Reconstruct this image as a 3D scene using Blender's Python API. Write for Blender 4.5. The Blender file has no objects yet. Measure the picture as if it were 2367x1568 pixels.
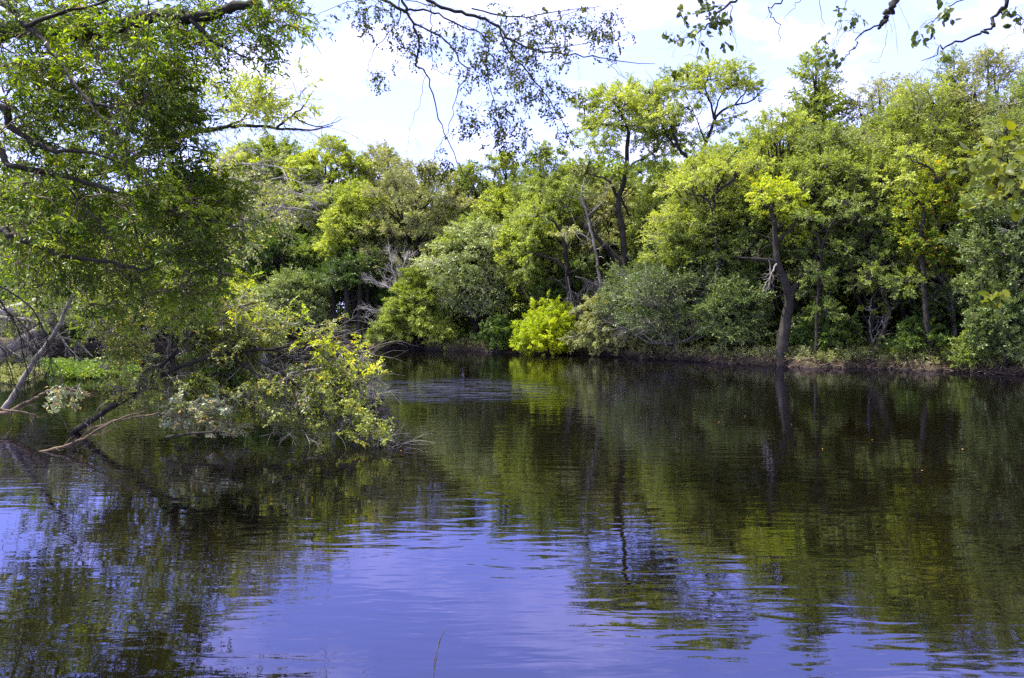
import bpy, math
import numpy as np
from math import radians, sin, cos, pi
R = np.random.default_rng(11)
SC = bpy.context.scene
COL = SC.collection

# ------------------------------------------------------------------ camera
CX, CY, F = 1183.5, 784.0, 1820.0          # photograph measured at 2367 x 1568
PITCH = radians(2.01); CAMZ = 2.5
def P(u, v, D):
    a = (u-CX)/F; b = (CY-v)/F
    y = cos(PITCH)+b*sin(PITCH); z = -sin(PITCH)+b*cos(PITCH)
    return np.array((a*D/y, D, CAMZ+z*D/y))
cam = bpy.data.cameras.new('camera'); co = bpy.data.objects.new('camera', cam); COL.objects.link(co)
co.location = (0, 0, CAMZ); co.rotation_euler = (pi/2-PITCH, 0, 0)
cam.lens = 36*F/2367; cam.sensor_width = 36; cam.clip_start = 0.05; cam.clip_end = 3000
SC.camera = co

# ------------------------------------------------------------------ node helpers
def new_mat(name):
    m = bpy.data.materials.new(name); m.use_nodes = True
    nt = m.node_tree; nt.nodes.clear()
    return m, nt
def nd(nt, t, **kw):
    n = nt.nodes.new(t)
    for k, v in kw.items():
        if k in n.inputs.keys() if isinstance(k, str) else False: n.inputs[k].default_value = v
        else: setattr(n, k, v)
    return n
def lk(nt, a, b): nt.links.new(a, b)
def ramp(nt, fac, stops):
    r = nt.nodes.new('ShaderNodeValToRGB'); e = r.color_ramp.elements
    while len(e) < len(stops): e.new(0.5)
    for i, (p, c) in enumerate(stops):
        e[i].position = p; e[i].color = (*c, 1) if len(c) == 3 else c
    lk(nt, fac, r.inputs[0]); return r.outputs[0]

def leaf_mat(name, cols, trans=0.36, rough=0.5, patch=0.25, spec=0.3, accent=None, acc_amt=0.02):
    """cols: three base colours picked by a random number per leaf and by soft patches of hue"""
    m, nt = new_mat(name)
    at = nd(nt, 'ShaderNodeAttribute', attribute_name='rnd')
    tc = nd(nt, 'ShaderNodeTexCoord')
    nz = nd(nt, 'ShaderNodeTexNoise'); nz.inputs['Scale'].default_value = patch; nz.inputs['Detail'].default_value = 2
    lk(nt, tc.outputs['Object'], nz.inputs['Vector'])
    mx = nd(nt, 'ShaderNodeMath', operation='MULTIPLY_ADD'); lk(nt, nz.outputs['Fac'], mx.inputs[0]); mx.inputs[1].default_value = 1.5; mx.inputs[2].default_value = -0.5
    ad = nd(nt, 'ShaderNodeMath', operation='MULTIPLY_ADD'); lk(nt, at.outputs['Fac'], ad.inputs[0]); ad.inputs[1].default_value = 0.5; lk(nt, mx.outputs[0], ad.inputs[2])
    c = ramp(nt, ad.outputs[0], [(0.15, cols[0]), (0.5, cols[1]), (0.9, cols[2])])
    if accent is not None:
        gt = nd(nt, 'ShaderNodeMath', operation='GREATER_THAN'); lk(nt, at.outputs['Fac'], gt.inputs[0]); gt.inputs[1].default_value = 1-acc_amt
        mc = nd(nt, 'ShaderNodeMix', data_type='RGBA'); lk(nt, gt.outputs[0], mc.inputs[0]); lk(nt, c, mc.inputs[6]); mc.inputs[7].default_value = (*accent, 1)
        c = mc.outputs[2]
    b = nd(nt, 'ShaderNodeBsdfPrincipled'); lk(nt, c, b.inputs['Base Color'])
    b.inputs['Roughness'].default_value = rough; b.inputs['Specular IOR Level'].default_value = spec
    tr = nd(nt, 'ShaderNodeBsdfTranslucent')
    hs = nd(nt, 'ShaderNodeMix', data_type='RGBA', blend_type='MULTIPLY'); hs.inputs[0].default_value = 1; lk(nt, c, hs.inputs[6]); hs.inputs[7].default_value = (1.5, 1.45, 0.45, 1)
    lk(nt, hs.outputs[2], tr.inputs['Color'])
    ms = nd(nt, 'ShaderNodeMixShader'); ms.inputs[0].default_value = trans
    lk(nt, b.outputs[0], ms.inputs[1]); lk(nt, tr.outputs[0], ms.inputs[2])
    o = nd(nt, 'ShaderNodeOutputMaterial'); lk(nt, ms.outputs[0], o.inputs[0])
    return m
def bark_mat(name, c0, c1, scale=6, bump=0.6):
    m, nt = new_mat(name)
    tc = nd(nt, 'ShaderNodeTexCoord'); mp = nd(nt, 'ShaderNodeMapping'); mp.inputs['Scale'].default_value = (1, 1, 0.3)
    lk(nt, tc.outputs['Object'], mp.inputs[0])
    nz = nd(nt, 'ShaderNodeTexNoise'); nz.inputs['Scale'].default_value = scale*2.5; nz.inputs['Detail'].default_value = 6; nz.inputs['Roughness'].default_value = 0.7
    n2 = nd(nt, 'ShaderNodeTexNoise'); n2.inputs['Scale'].default_value = scale*0.5; n2.inputs['Detail'].default_value = 3
    lk(nt, mp.outputs[0], nz.inputs['Vector']); lk(nt, tc.outputs['Object'], n2.inputs['Vector'])
    a = nd(nt, 'ShaderNodeMath', operation='ADD'); lk(nt, nz.outputs['Fac'], a.inputs[0]); lk(nt, n2.outputs['Fac'], a.inputs[1])
    h = nd(nt, 'ShaderNodeMath', operation='MULTIPLY'); lk(nt, a.outputs[0], h.inputs[0]); h.inputs[1].default_value = 0.5
    c = ramp(nt, h.outputs[0], [(0.36, c0), (0.62, c1)])
    b = nd(nt, 'ShaderNodeBsdfPrincipled'); lk(nt, c, b.inputs['Base Color']); b.inputs['Roughness'].default_value = 0.9; b.inputs['Specular IOR Level'].default_value = 0.2
    bp = nd(nt, 'ShaderNodeBump'); bp.inputs['Strength'].default_value = bump; bp.inputs['Distance'].default_value = 0.03
    lk(nt, nz.outputs['Fac'], bp.inputs['Height']); lk(nt, bp.outputs[0], b.inputs['Normal'])
    o = nd(nt, 'ShaderNodeOutputMaterial'); lk(nt, b.outputs[0], o.inputs[0])
    return m

BK_DARK = bark_mat('bark_dark', (0.008, 0.007, 0.0055), (0.036, 0.031, 0.026))
BK_GREY = bark_mat('bark_grey', (0.07, 0.06, 0.052), (0.24, 0.22, 0.2))
BK_PALE = bark_mat('bark_bleached', (0.15, 0.135, 0.125), (0.42, 0.385, 0.36))
BK_BROWN = bark_mat('bark_brown', (0.025, 0.018, 0.012), (0.14, 0.1, 0.07))
BK_TWIG = bark_mat('bark_twig', (0.08, 0.072, 0.064), (0.3, 0.27, 0.24))
L_ = {
 'mid':    leaf_mat('leaf_mid_green', [(.065,.105,.02), (.165,.22,.04), (.32,.375,.075)]),
 'bright': leaf_mat('leaf_bright_green', [(.12,.17,.024), (.25,.31,.042), (.41,.45,.075)]),
 'yellow': leaf_mat('leaf_yellow_green', [(.15,.21,.012), (.29,.36,.02), (.46,.5,.03)], accent=(.55,.3,.02), acc_amt=.02),
 'olive':  leaf_mat('leaf_olive_grey', [(.11,.125,.045), (.22,.24,.08), (.36,.37,.13)], trans=.28),
 'conic': leaf_mat('leaf_soft_yellow_green', [(.10,.14,.02), (.2,.26,.035), (.33,.39,.06)]),
 'willow': leaf_mat('leaf_dusky_willow', [(.04,.07,.018), (.095,.14,.036), (.22,.275,.08)], trans=.25, rough=.4),
 'silver': leaf_mat('leaf_silver_green', [(.11,.15,.045), (.225,.285,.085), (.38,.43,.15)], trans=.28, rough=.4),
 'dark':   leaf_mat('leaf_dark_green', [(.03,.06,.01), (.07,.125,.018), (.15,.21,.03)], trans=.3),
 'blue':   leaf_mat('leaf_blue_green', [(.055,.09,.024), (.125,.175,.045), (.26,.32,.085)], trans=.28, rough=.4),
 'neon':   leaf_mat('leaf_vivid_yellow_green', [(.14,.21,.008), (.32,.4,.012), (.55,.58,.025)], trans=.42),
 'orange': leaf_mat('leaf_turning_orange', [(.09,.15,.012), (.21,.28,.018), (.38,.41,.022)], accent=(.5,.24,.02), acc_amt=.06),
 'oak':    leaf_mat('leaf_narrow_oak', [(.018,.04,.003), (.062,.108,.006), (.22,.29,.014)], trans=.5, rough=.4, patch=1.3, accent=(.3,.14,.03), acc_amt=.001),
 'elm':    leaf_mat('leaf_small_elm', [(.022,.03,.008), (.05,.06,.012), (.11,.12,.018)], trans=.3, rough=.6, patch=1.5, spec=.08),
 'fallen': leaf_mat('leaf_fallen_tree', [(.07,.1,.014), (.165,.205,.038), (.35,.39,.09)], trans=.38, rough=.4, patch=1.1, accent=(.5,.34,.05), acc_amt=.04),
 'pale':   leaf_mat('leaf_pale_underside', [(.16,.19,.12), (.26,.3,.19), (.36,.38,.26)], trans=.25, rough=.4, patch=1.5, accent=(.42,.3,.12), acc_amt=.15),
 'birch':  leaf_mat('leaf_overhead_round', [(.025,.04,.008), (.055,.08,.01), (.12,.15,.014)], trans=.3, rough=.4, patch=2),
 'big':    leaf_mat('leaf_broad_yellow', [(.05,.07,.01), (.11,.13,.01), (.2,.21,.014)], trans=.4, rough=.4, patch=3),
 'water':  leaf_mat('leaf_floating_weed', [(.04,.085,.012), (.1,.17,.024), (.22,.28,.055)], trans=.35, rough=.4, patch=1.0),
}

# ------------------------------------------------------------------ mesh accumulation
class Acc:
    def __init__(s): s.v = []; s.f = []; s.r = []; s.n = 0
    def add(s, v, f, r=None):
        s.v.append(np.asarray(v, dtype=np.float32)); s.f.append(np.asarray(f, dtype=np.int64)+s.n); s.n += len(v)
        s.r.append(np.asarray(r if r is not None else np.zeros(len(f)), dtype=np.float32))
    def build(s, name, mat, parent=None, smooth=False, origin=None):
        if not s.v: return None
        V = np.concatenate(s.v)
        if origin is not None: V = V-np.asarray(origin, dtype=np.float32)
        me = bpy.data.meshes.new(name)
        nl = [f.shape[1] for f in s.f for _ in ()]
        loops = np.concatenate([f.ravel() for f in s.f]); tot = np.concatenate([np.full(len(f), f.shape[1]) for f in s.f])
        st = np.concatenate(([0], np.cumsum(tot)[:-1]))
        me.vertices.add(len(V)); me.vertices.foreach_set('co', V.ravel())
        me.loops.add(len(loops)); me.loops.foreach_set('vertex_index', loops.astype(np.int32))
        me.polygons.add(len(tot)); me.polygons.foreach_set('loop_start', st.astype(np.int32))
        if smooth: me.polygons.foreach_set('use_smooth', np.ones(len(tot), dtype=bool))
        a = me.attributes.new('rnd', 'FLOAT', 'FACE'); a.data.foreach_set('value', np.concatenate(s.r))
        me.update(calc_edges=True)
        me.materials.append(mat)
        o = bpy.data.objects.new(name, me); COL.objects.link(o)
        if parent is not None: o.parent = parent
        elif origin is not None: o.location = origin
        return o
def tag(o, label=None, cat=None, group=None, kind=None):
    if label: o['label'] = label
    if cat: o['category'] = cat
    if group: o['group'] = group
    if kind: o['kind'] = kind
    return o
def empty(name, loc, label, cat, group=None):
    o = bpy.data.objects.new(name, None); COL.objects.link(o); o.location = loc; o.empty_display_size = 0.2
    return tag(o, label, cat, group)
def unit(a):
    a = np.asarray(a, float); return a/(np.linalg.norm(a, axis=-1, keepdims=True)+1e-9)

def tube(acc, pts, rad, sides=5, flare=0):
    pts = np.asarray(pts, float); n = len(pts)
    rad = np.broadcast_to(np.asarray(rad, float), (n,))
    t = unit(np.gradient(pts, axis=0))
    ref = np.array((0, 0, 1.)) if abs(t[:, 2]).mean() < .8 else np.array((1., 0, 0))
    a = unit(np.cross(t, ref)); b = np.cross(t, a)
    th = np.arange(sides)*2*pi/sides
    V = pts[:, None]+rad[:, None, None]*(a[:, None]*np.cos(th)[None, :, None]+b[:, None]*np.sin(th)[None, :, None])
    i = np.arange(n-1)[:, None]*sides; j = np.arange(sides)[None]; k = (j+1) % sides
    Fq = np.stack([i+j, i+k, i+sides+k, i+sides+j], -1).reshape(-1, 4)
    V = V.reshape(-1, 3)
    acc.add(V, Fq)
def smooth_path(pts, n=4, jit=0.0, rng=R):
    """Catmull-Rom through the points, with optional wander"""
    p = np.asarray(pts, float)
    if len(p) < 3: q = np.stack([p[0]+(p[-1]-p[0])*t for t in np.linspace(0, 1, n+1)])
    else:
        e = np.vstack([2*p[0]-p[1], p, 2*p[-1]-p[-2]]); out = []
        for i in range(1, len(e)-2):
            for t in np.arange(n)/n:
                a, b, c, d = e[i-1], e[i], e[i+1], e[i+2]
                out.append(.5*((2*b)+(c-a)*t+(2*a-5*b+4*c-d)*t*t+(3*b-a-3*c+d)*t**3))
        out.append(p[-1]); q = np.array(out)
    if jit: q[1:-1] += rng.normal(0, jit, (len(q)-2, 3))
    return q
def wander(p0, d, L, n, jit, grav, rng=R):
    pts = [np.array(p0, float)]; d = unit(d); s = L/n
    for k in range(n):
        d = unit(d+rng.normal(0, jit, 3)+np.array((0, 0, -grav)))
        pts.append(pts[-1]+d*s)
    return np.array(pts)

# ------------------------------------------------------------------ leaves and sprays
def leaf_shape(kind):
    """template vertices (x along the leaf, y across, z up), unit length; faces"""
    if kind == 'rhomb': return np.array([(0,0,0),(.45,.27,.05),(1,0,0),(.5,-.27,.05)], float), np.array([(0,3,2,1)])
    if kind == 'round': return np.array([(0,0,0),(.28,.3,.07),(.7,.26,.05),(1,0,-.04),(.7,-.26,.05),(.28,-.3,.07)], float), np.array([(0,3,2,1),(0,5,4,3)])
    if kind == 'narrow': return np.array([(0,0,0),(.3,.15,.05),(.68,.13,.03),(1,0,-.06),(.68,-.13,.03),(.3,-.15,.05)], float), np.array([(0,3,2,1),(0,5,4,3)])
    if kind == 'needle': return np.array([(0,0,0),(.45,.14,.02),(1,0,-.05),(.5,-.14,.02)], float), np.array([(0,3,2,1)])
def put_leaves(acc, pos, d, nrm, size, kind, rng=R):
    T, Fc = leaf_shape(kind); n = len(pos)
    x = unit(d); y = unit(np.cross(nrm, x)); z = np.cross(x, y)
    s = np.broadcast_to(size, (n,))[:, None, None]
    V = pos[:, None]+s*(T[None, :, 0:1]*x[:, None]+T[None, :, 1:2]*y[:, None]+T[None, :, 2:3]*z[:, None])
    idx = (np.arange(n)*len(T))[:, None, None]+Fc[None]
    r = np.repeat(rng.random(n), len(Fc))
    acc.add(V.reshape(-1, 3), idx.reshape(-1, Fc.shape[1]), r)

def make_spray(rng, ntw=7, nl=7, leaf=.12, kind='rhomb', flat=.25, fan=.9, droop=.15, twig=.35):
    """a leafy branchlet along +X, length 1: returns leaf centres/dirs/normals and twig polylines"""
    main = wander((0,0,0), (1,0,.1), 1., 6, .12, droop*.2, rng)
    tw = [(main, (.012, .004))]
    lp, ld, ln = [], [], []
    lines = [(main, .45)]
    for k in range(ntw):
        t = .15+.8*(k+rng.random())/ntw; i = min(int(t*6), 5); p = main[i]+(main[i+1]-main[i])*(t*6-i)
        side = 1 if k % 2 else -1
        d = np.array((1, side*fan*rng.uniform(.6, 1.3), rng.normal(0, flat*1.4)))
        q = wander(p, d, twig*(1.25-.7*t)*rng.uniform(.7, 1.3), 4, .16, droop*.5, rng)
        lines.append((q, 0)); tw.append((q, (.005, .002)))
    for q, t0 in lines:
        m = nl if t0 == 0 else nl
        for j in range(m):
            t = t0+(1-t0)*(j+.7*rng.random()+.2)/m; t = min(t, .999); u = t*(len(q)-1); i = int(u)
            p = q[i]+(q[i+1]-q[i])*(u-i); tg = unit(q[i+1]-q[i])
            s = 1 if j % 2 else -1
            sd = unit(np.cross(tg, (0, 0, 1)))*s
            lp.append(p); ld.append(unit(tg*.8+sd*rng.uniform(.3, 1.1)+rng.normal(0, .3, 3)+np.array((0, 0, -droop)))); ln.append(unit(np.array((0, 0, 1.))+rng.normal(0, .55, 3)))
    return dict(p=np.array(lp), d=np.array(ld), n=np.array(ln), tw=tw, leaf=leaf, kind=kind)
SPR = {}
def spray_set(name, n=7, **kw):
    rng = np.random.default_rng(abs(hash(name)) % 1 + len(name)*17); SPR[name] = [make_spray(rng, **kw) for _ in range(n)]
spray_set('far', ntw=8, nl=6, leaf=.15, kind='rhomb', flat=.45)
spray_set('feather', ntw=9, nl=8, leaf=.13, kind='needle', flat=.4, droop=.4)
spray_set('sparse', ntw=7, nl=4, leaf=.13, kind='rhomb', flat=.45)
spray_set('oak', ntw=7, nl=7, leaf=.13, kind='narrow', flat=.4, droop=.2, twig=.4)
spray_set('elm', ntw=6, nl=6, leaf=.085, kind='round', flat=.3, droop=.45, twig=.35)
spray_set('few', ntw=2, nl=3, leaf=.2, kind='round', flat=.4, droop=.3, twig=.5)
spray_set('elmlet', ntw=4, nl=5, leaf=.085, kind='round', flat=.4, droop=.5, twig=.5)
spray_set('fallen', ntw=7, nl=6, leaf=.105, kind='round', flat=.45, droop=.1, twig=.38)
spray_set('bare', ntw=10, nl=1, leaf=.08, kind='rhomb', flat=.5, twig=.5)

def put_sprays(lacc, tacc, style, pos, dirs, L, leaf_abs=None, roll=.5, rng=R, twr=1.0, leaf_prob=1.0, tw_prob=1.0, nsides=3):
    pos = np.asarray(pos, float); n = len(pos)
    if n == 0: return
    L = np.broadcast_to(np.asarray(L, float), (n,)); x = unit(dirs)
    z = unit(np.array((0, 0, 1.))+rng.normal(0, roll, (n, 3))); y = unit(np.cross(z, x)); z = np.cross(x, y)
    M = np.stack([x, y, z], 1)                      # rows: local axes in world
    which = rng.integers(0, len(SPR[style]), n)
    for k, S in enumerate(SPR[style]):
        ii = np.where(which == k)[0]
        if not len(ii): continue
        Mi = M[ii]; Li = L[ii]
        tr = lambda a, s=1: np.einsum('ij,njk->nik', a, Mi)
        if lacc is not None:
            p = (tr(S['p'])*Li[:, None, None]+pos[ii][:, None]).reshape(-1, 3); d = tr(S['d']).reshape(-1, 3); nn = tr(S['n']).reshape(-1, 3)
            sz = (leaf_abs if leaf_abs is not None else S['leaf'])*np.ones(len(p)) if leaf_abs is not None else np.repeat(Li*S['leaf'], len(S['p']))
            keep = rng.random(len(p)) < leaf_prob
            sz = sz*rng.uniform(.65, 1.25, len(p))
            d = d+rng.normal(0, .25, d.shape); nn = nn+rng.normal(0, .35, nn.shape)
            put_leaves(lacc, p[keep], d[keep], nn[keep], sz[keep], S['kind'], rng)
        if tacc is not None:
            jj = np.arange(len(ii)) if tw_prob >= 1 else np.where(rng.random(len(ii)) < tw_prob)[0]
            if not len(jj): continue
            for q, (r0, r1) in S['tw']:
                W = np.einsum('ij,njk->nik', q, Mi[jj])*Li[jj][:, None, None]+pos[ii[jj]][:, None]
                W = W[:, ::2] if len(q) > 5 else W[:, ::2]
                m = W.shape[1]; tg = unit(W[:, -1]-W[:, 0]); a = unit(np.cross(tg, (.13, .2, 1.))); b = np.cross(tg, a)
                rr = np.linspace(r0, r1, m)*twr
                th = np.arange(nsides)*2*pi/nsides
                ring = (a[:, None, None]*np.cos(th)[None, None, :, None]+b[:, None, None]*np.sin(th)[None, None, :, None])*(rr[None, :, None, None]*Li[jj][:, None, None, None])
                V = (W[:, :, None]+ring).reshape(-1, 3)
                base = (np.arange(len(jj))*m*nsides)[:, None, None, None]+(np.arange(m-1)*nsides)[None, :, None, None]
                j0 = np.arange(nsides); j1 = (j0+1) % nsides
                Fq = base+np.stack([j0, j1, j1+nsides, j0+nsides], -1)[None, None]
                tacc.add(V, Fq.reshape(-1, 4))

# ------------------------------------------------------------------ banks and ground
FB = [(-160,75),(-70,64),(-46,59.5),(-37,57),(-29,56.5),(-14.6,55),(-9,52),(-2.3,49.5),(.9,46.6),(3.9,45),(7.2,41.6),(9.8,38.8),(12,35.8),(15.5,34.6),(18.4,33.2),(19.8,30.6),(25,25),(40,16),(160,-10)]
FBx = np.array([a for a, b in FB], float); FBy = np.array([b for a, b in FB], float)
def yfar(x): return np.interp(x, FBx, FBy)+.35*np.sin(np.asarray(x)*1.7)+.2*np.sin(np.asarray(x)*4.1+1)
def ynear(x):
    x = np.asarray(x, float)
    return np.clip(1.0+np.maximum(0, -x-3)*1.32, 1, 30)+.2*np.sin(x*2.3)-np.clip(x-12, 0, 100)*.2
def gz_far(s):       # height above water as function of distance behind the far water line
    return np.where(s < 0, np.maximum(-1.6, s*.5-.05), np.where(s < .4, -.05+s*1.0, .35+(s-.4)*.11*np.exp(-np.maximum(s-.4, 0)/25)))
def gz_near(s):
    return np.where(s < 0, np.maximum(-1.6, s*.35-.05), np.minimum(.9, s*.5-.05)+np.maximum(s-1.9, 0)*.04)
def ground_z(x, y):
    x = np.asarray(x, float); y = np.asarray(y, float)
    return np.maximum(gz_far((y-yfar(x))*.8), gz_near((ynear(x)-y)*.7))
xs = np.unique(np.concatenate([np.arange(-400, -45, 12), np.arange(-45, 45, .3), np.arange(45, 400, 12)]))
sf = np.concatenate([np.arange(-4, -.5, .5), np.arange(-.5, 2.5, .12), np.arange(2.5, 12, .6), np.arange(12, 60, 6), [90, 150, 300, 700]])
sn = np.concatenate([[-300, -100, -40], np.arange(-20, -4, 2), np.arange(-4, -1, .5), np.arange(-1, .8, .15), np.arange(.8, 4, .6)])
G = []
for x in xs:
    yn, yf = float(ynear(x)), float(yfar(x))
    col = np.concatenate([yn+sn, np.linspace(yn+4, max(yf-4, yn+4.2), 10)[1:-1], np.maximum(yf+sf, yn+4.3+np.arange(len(sf))*.02)])
    G.append(np.stack([np.full(len(col), x), col], 1))
G = np.array(G); nx, ny = G.shape[:2]
gz = ground_z(G[..., 0], G[..., 1])
rough = R.normal(0, 1, gz.shape)
near_edge = np.exp(-((G[..., 1]-yfar(G[..., 0])-.6)/1.6)**2)
gz = gz+rough*(.02+.05*near_edge)+.12*np.sin(G[..., 0]*1.1)*np.sin(G[..., 1]*.9)*(gz > .3)
gv = np.concatenate([G, gz[..., None]], -1).reshape(-1, 3)
ii, jj = np.meshgrid(np.arange(nx-1), np.arange(ny-1), indexing='ij'); b0 = (ii*ny+jj).ravel()
ga = Acc(); ga.add(gv, np.stack([b0, b0+ny, b0+ny+1, b0+1], -1))
m, nt = new_mat('bank_soil')
tc = nd(nt, 'ShaderNodeTexCoord'); sx = nd(nt, 'ShaderNodeSeparateXYZ'); lk(nt, tc.outputs['Object'], sx.inputs[0])
nz = nd(nt, 'ShaderNodeTexNoise'); nz.inputs['Scale'].default_value = 5; nz.inputs['Detail'].default_value = 8; nz.inputs['Roughness'].default_value = .75; lk(nt, tc.outputs['Object'], nz.inputs['Vector'])
soil = ramp(nt, nz.outputs['Fac'], [(.3, (.022,.017,.009)), (.5, (.065,.047,.018)), (.64, (.17,.125,.055)), (.78, (.42,.33,.19))])
n2 = nd(nt, 'ShaderNodeTexNoise'); n2.inputs['Scale'].default_value = .6; n2.inputs['Detail'].default_value = 5; lk(nt, tc.outputs['Object'], n2.inputs['Vector'])
zz = nd(nt, 'ShaderNodeMath', operation='MULTIPLY_ADD'); lk(nt, sx.outputs[2], zz.inputs[0]); zz.inputs[1].default_value = .5; lk(nt, n2.outputs['Fac'], zz.inputs[2])
gm = ramp(nt, zz.outputs[0], [(.72, (0,0,0)), (.95, (1,1,1))])
mc = nd(nt, 'ShaderNodeMix', data_type='RGBA'); lk(nt, gm, mc.inputs[0]); lk(nt, soil, mc.inputs[6]); mc.inputs[7].default_value = (.05,.07,.02,1)
wet = ramp(nt, sx.outputs[2], [(.08, (.25,.22,.2)), (.3, (1,1,1))])
mw = nd(nt, 'ShaderNodeMix', data_type='RGBA', blend_type='MULTIPLY'); mw.inputs[0].default_value = 1; lk(nt, mc.outputs[2], mw.inputs[6]); lk(nt, wet, mw.inputs[7])
bs = nd(nt, 'ShaderNodeBsdfPrincipled'); bs.inputs['Roughness'].default_value = .95; lk(nt, mw.outputs[2], bs.inputs['Base Color'])
bp = nd(nt, 'ShaderNodeBump'); bp.inputs['Strength'].default_value = .9; bp.inputs['Distance'].default_value = .12; lk(nt, nz.outputs['Fac'], bp.inputs['Height']); lk(nt, bp.outputs[0], bs.inputs['Normal'])
ou = nd(nt, 'ShaderNodeOutputMaterial'); lk(nt, bs.outputs[0], ou.inputs[0])
tag(ga.build('riverbank_ground', m, smooth=True), 'brown soil of the riverbanks and riverbed', None, None, 'structure')

# ------------------------------------------------------------------ water
m, nt = new_mat('river_water')
tc = nd(nt, 'ShaderNodeTexCoord')
def wn(sx_, sy_, scale, detail, rough_=.55, dist=0.0):
    mp = nd(nt, 'ShaderNodeMapping'); mp.inputs['Scale'].default_value = (sx_, sy_, 1); lk(nt, tc.outputs['Object'], mp.inputs[0])
    n = nd(nt, 'ShaderNodeTexNoise'); n.inputs['Scale'].default_value = scale; n.inputs['Detail'].default_value = detail; n.inputs['Roughness'].default_value = rough_; n.inputs['Distortion'].default_value = dist
    lk(nt, mp.outputs[0], n.inputs['Vector']); return n.outputs['Fac']
def mul(a, b):
    n = nd(nt, 'ShaderNodeMath', operation='MULTIPLY')
    for i, q in enumerate((a, b)):
        if isinstance(q, (int, float)): n.inputs[i].default_value = q
        else: lk(nt, q, n.inputs[i])
    return n.outputs[0]
def add(a, b):
    n = nd(nt, 'ShaderNodeMath', operation='ADD'); lk(nt, a, n.inputs[0]); lk(nt, b, n.inputs[1]); return n.outputs[0]
patch = ramp(nt, wn(.5, 1, .22, 3), [(.4, (.35,)*3), (.62, (1,)*3)])
sxy = nd(nt, 'ShaderNodeSeparateXYZ'); lk(nt, tc.outputs['Object'], sxy.inputs[0])
fine = mul(wn(.3, 1.0, 12.0, 2, .5), .0008)
mid = mul(wn(.28, 1.0, 4.6, 2, .5, .4), .0062)
big = mul(wn(.4, 1.0, .9, 1), .0045)
# a riffle of broken water out in the current
def band(val, c, w):
    a = nd(nt, 'ShaderNodeMath', operation='SUBTRACT'); lk(nt, val, a.inputs[0]); a.inputs[1].default_value = c
    b = nd(nt, 'ShaderNodeMath', operation='ABSOLUTE'); lk(nt, a.outputs[0], b.inputs[0])
    mr = nd(nt, 'ShaderNodeMapRange'); lk(nt, b.outputs[0], mr.inputs[0]); mr.inputs[1].default_value = 0; mr.inputs[2].default_value = w; mr.inputs[3].default_value = 1; mr.inputs[4].default_value = 0
    return mr.outputs[0]
rif = mul(mul(band(sxy.outputs[1], 25.5, 4.5), band(sxy.outputs[0], -2.2, 4.5)), ramp(nt, wn(.3, 2.6, 2.0, 3, .6), [(.52, (0,)*3), (.6, (1,)*3)]))
hgt = add(mul(add(fine, mid), patch), big)
hgt = add(hgt, mul(mul(wn(1.0, 1.6, 5.0, 3, .7), rif), .05))
bp = nd(nt, 'ShaderNodeBump'); bp.inputs['Strength'].default_value = 1; bp.inputs['Distance'].default_value = 1.0; lk(nt, hgt, bp.inputs['Height'])
fr = nd(nt, 'ShaderNodeFresnel'); fr.inputs['IOR'].default_value = 2.15; lk(nt, bp.outputs[0], fr.inputs['Normal'])
gl = nd(nt, 'ShaderNodeBsdfGlossy'); gl.inputs['Roughness'].default_value = .015; gl.inputs['Color'].default_value = (.68, .68, 1, 1); lk(nt, bp.outputs[0], gl.inputs['Normal'])
df = nd(nt, 'ShaderNodeBsdfDiffuse'); df.inputs['Color'].default_value = (.003, .0024, .001, 1)
ms = nd(nt, 'ShaderNodeMixShader'); lk(nt, fr.outputs[0], ms.inputs[0]); lk(nt, df.outputs[0], ms.inputs[1]); lk(nt, gl.outputs[0], ms.inputs[2])
ou = nd(nt, 'ShaderNodeOutputMaterial'); lk(nt, ms.outputs[0], ou.inputs[0])
wa = Acc(); wa.add([(-400,-60,0),(400,-60,0),(400,100,0),(-400,100,0)], [(0,1,2,3)])
tag(wa.build('river_water', m), 'dark still river water reflecting trees and sky', None, None, 'structure')

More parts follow.
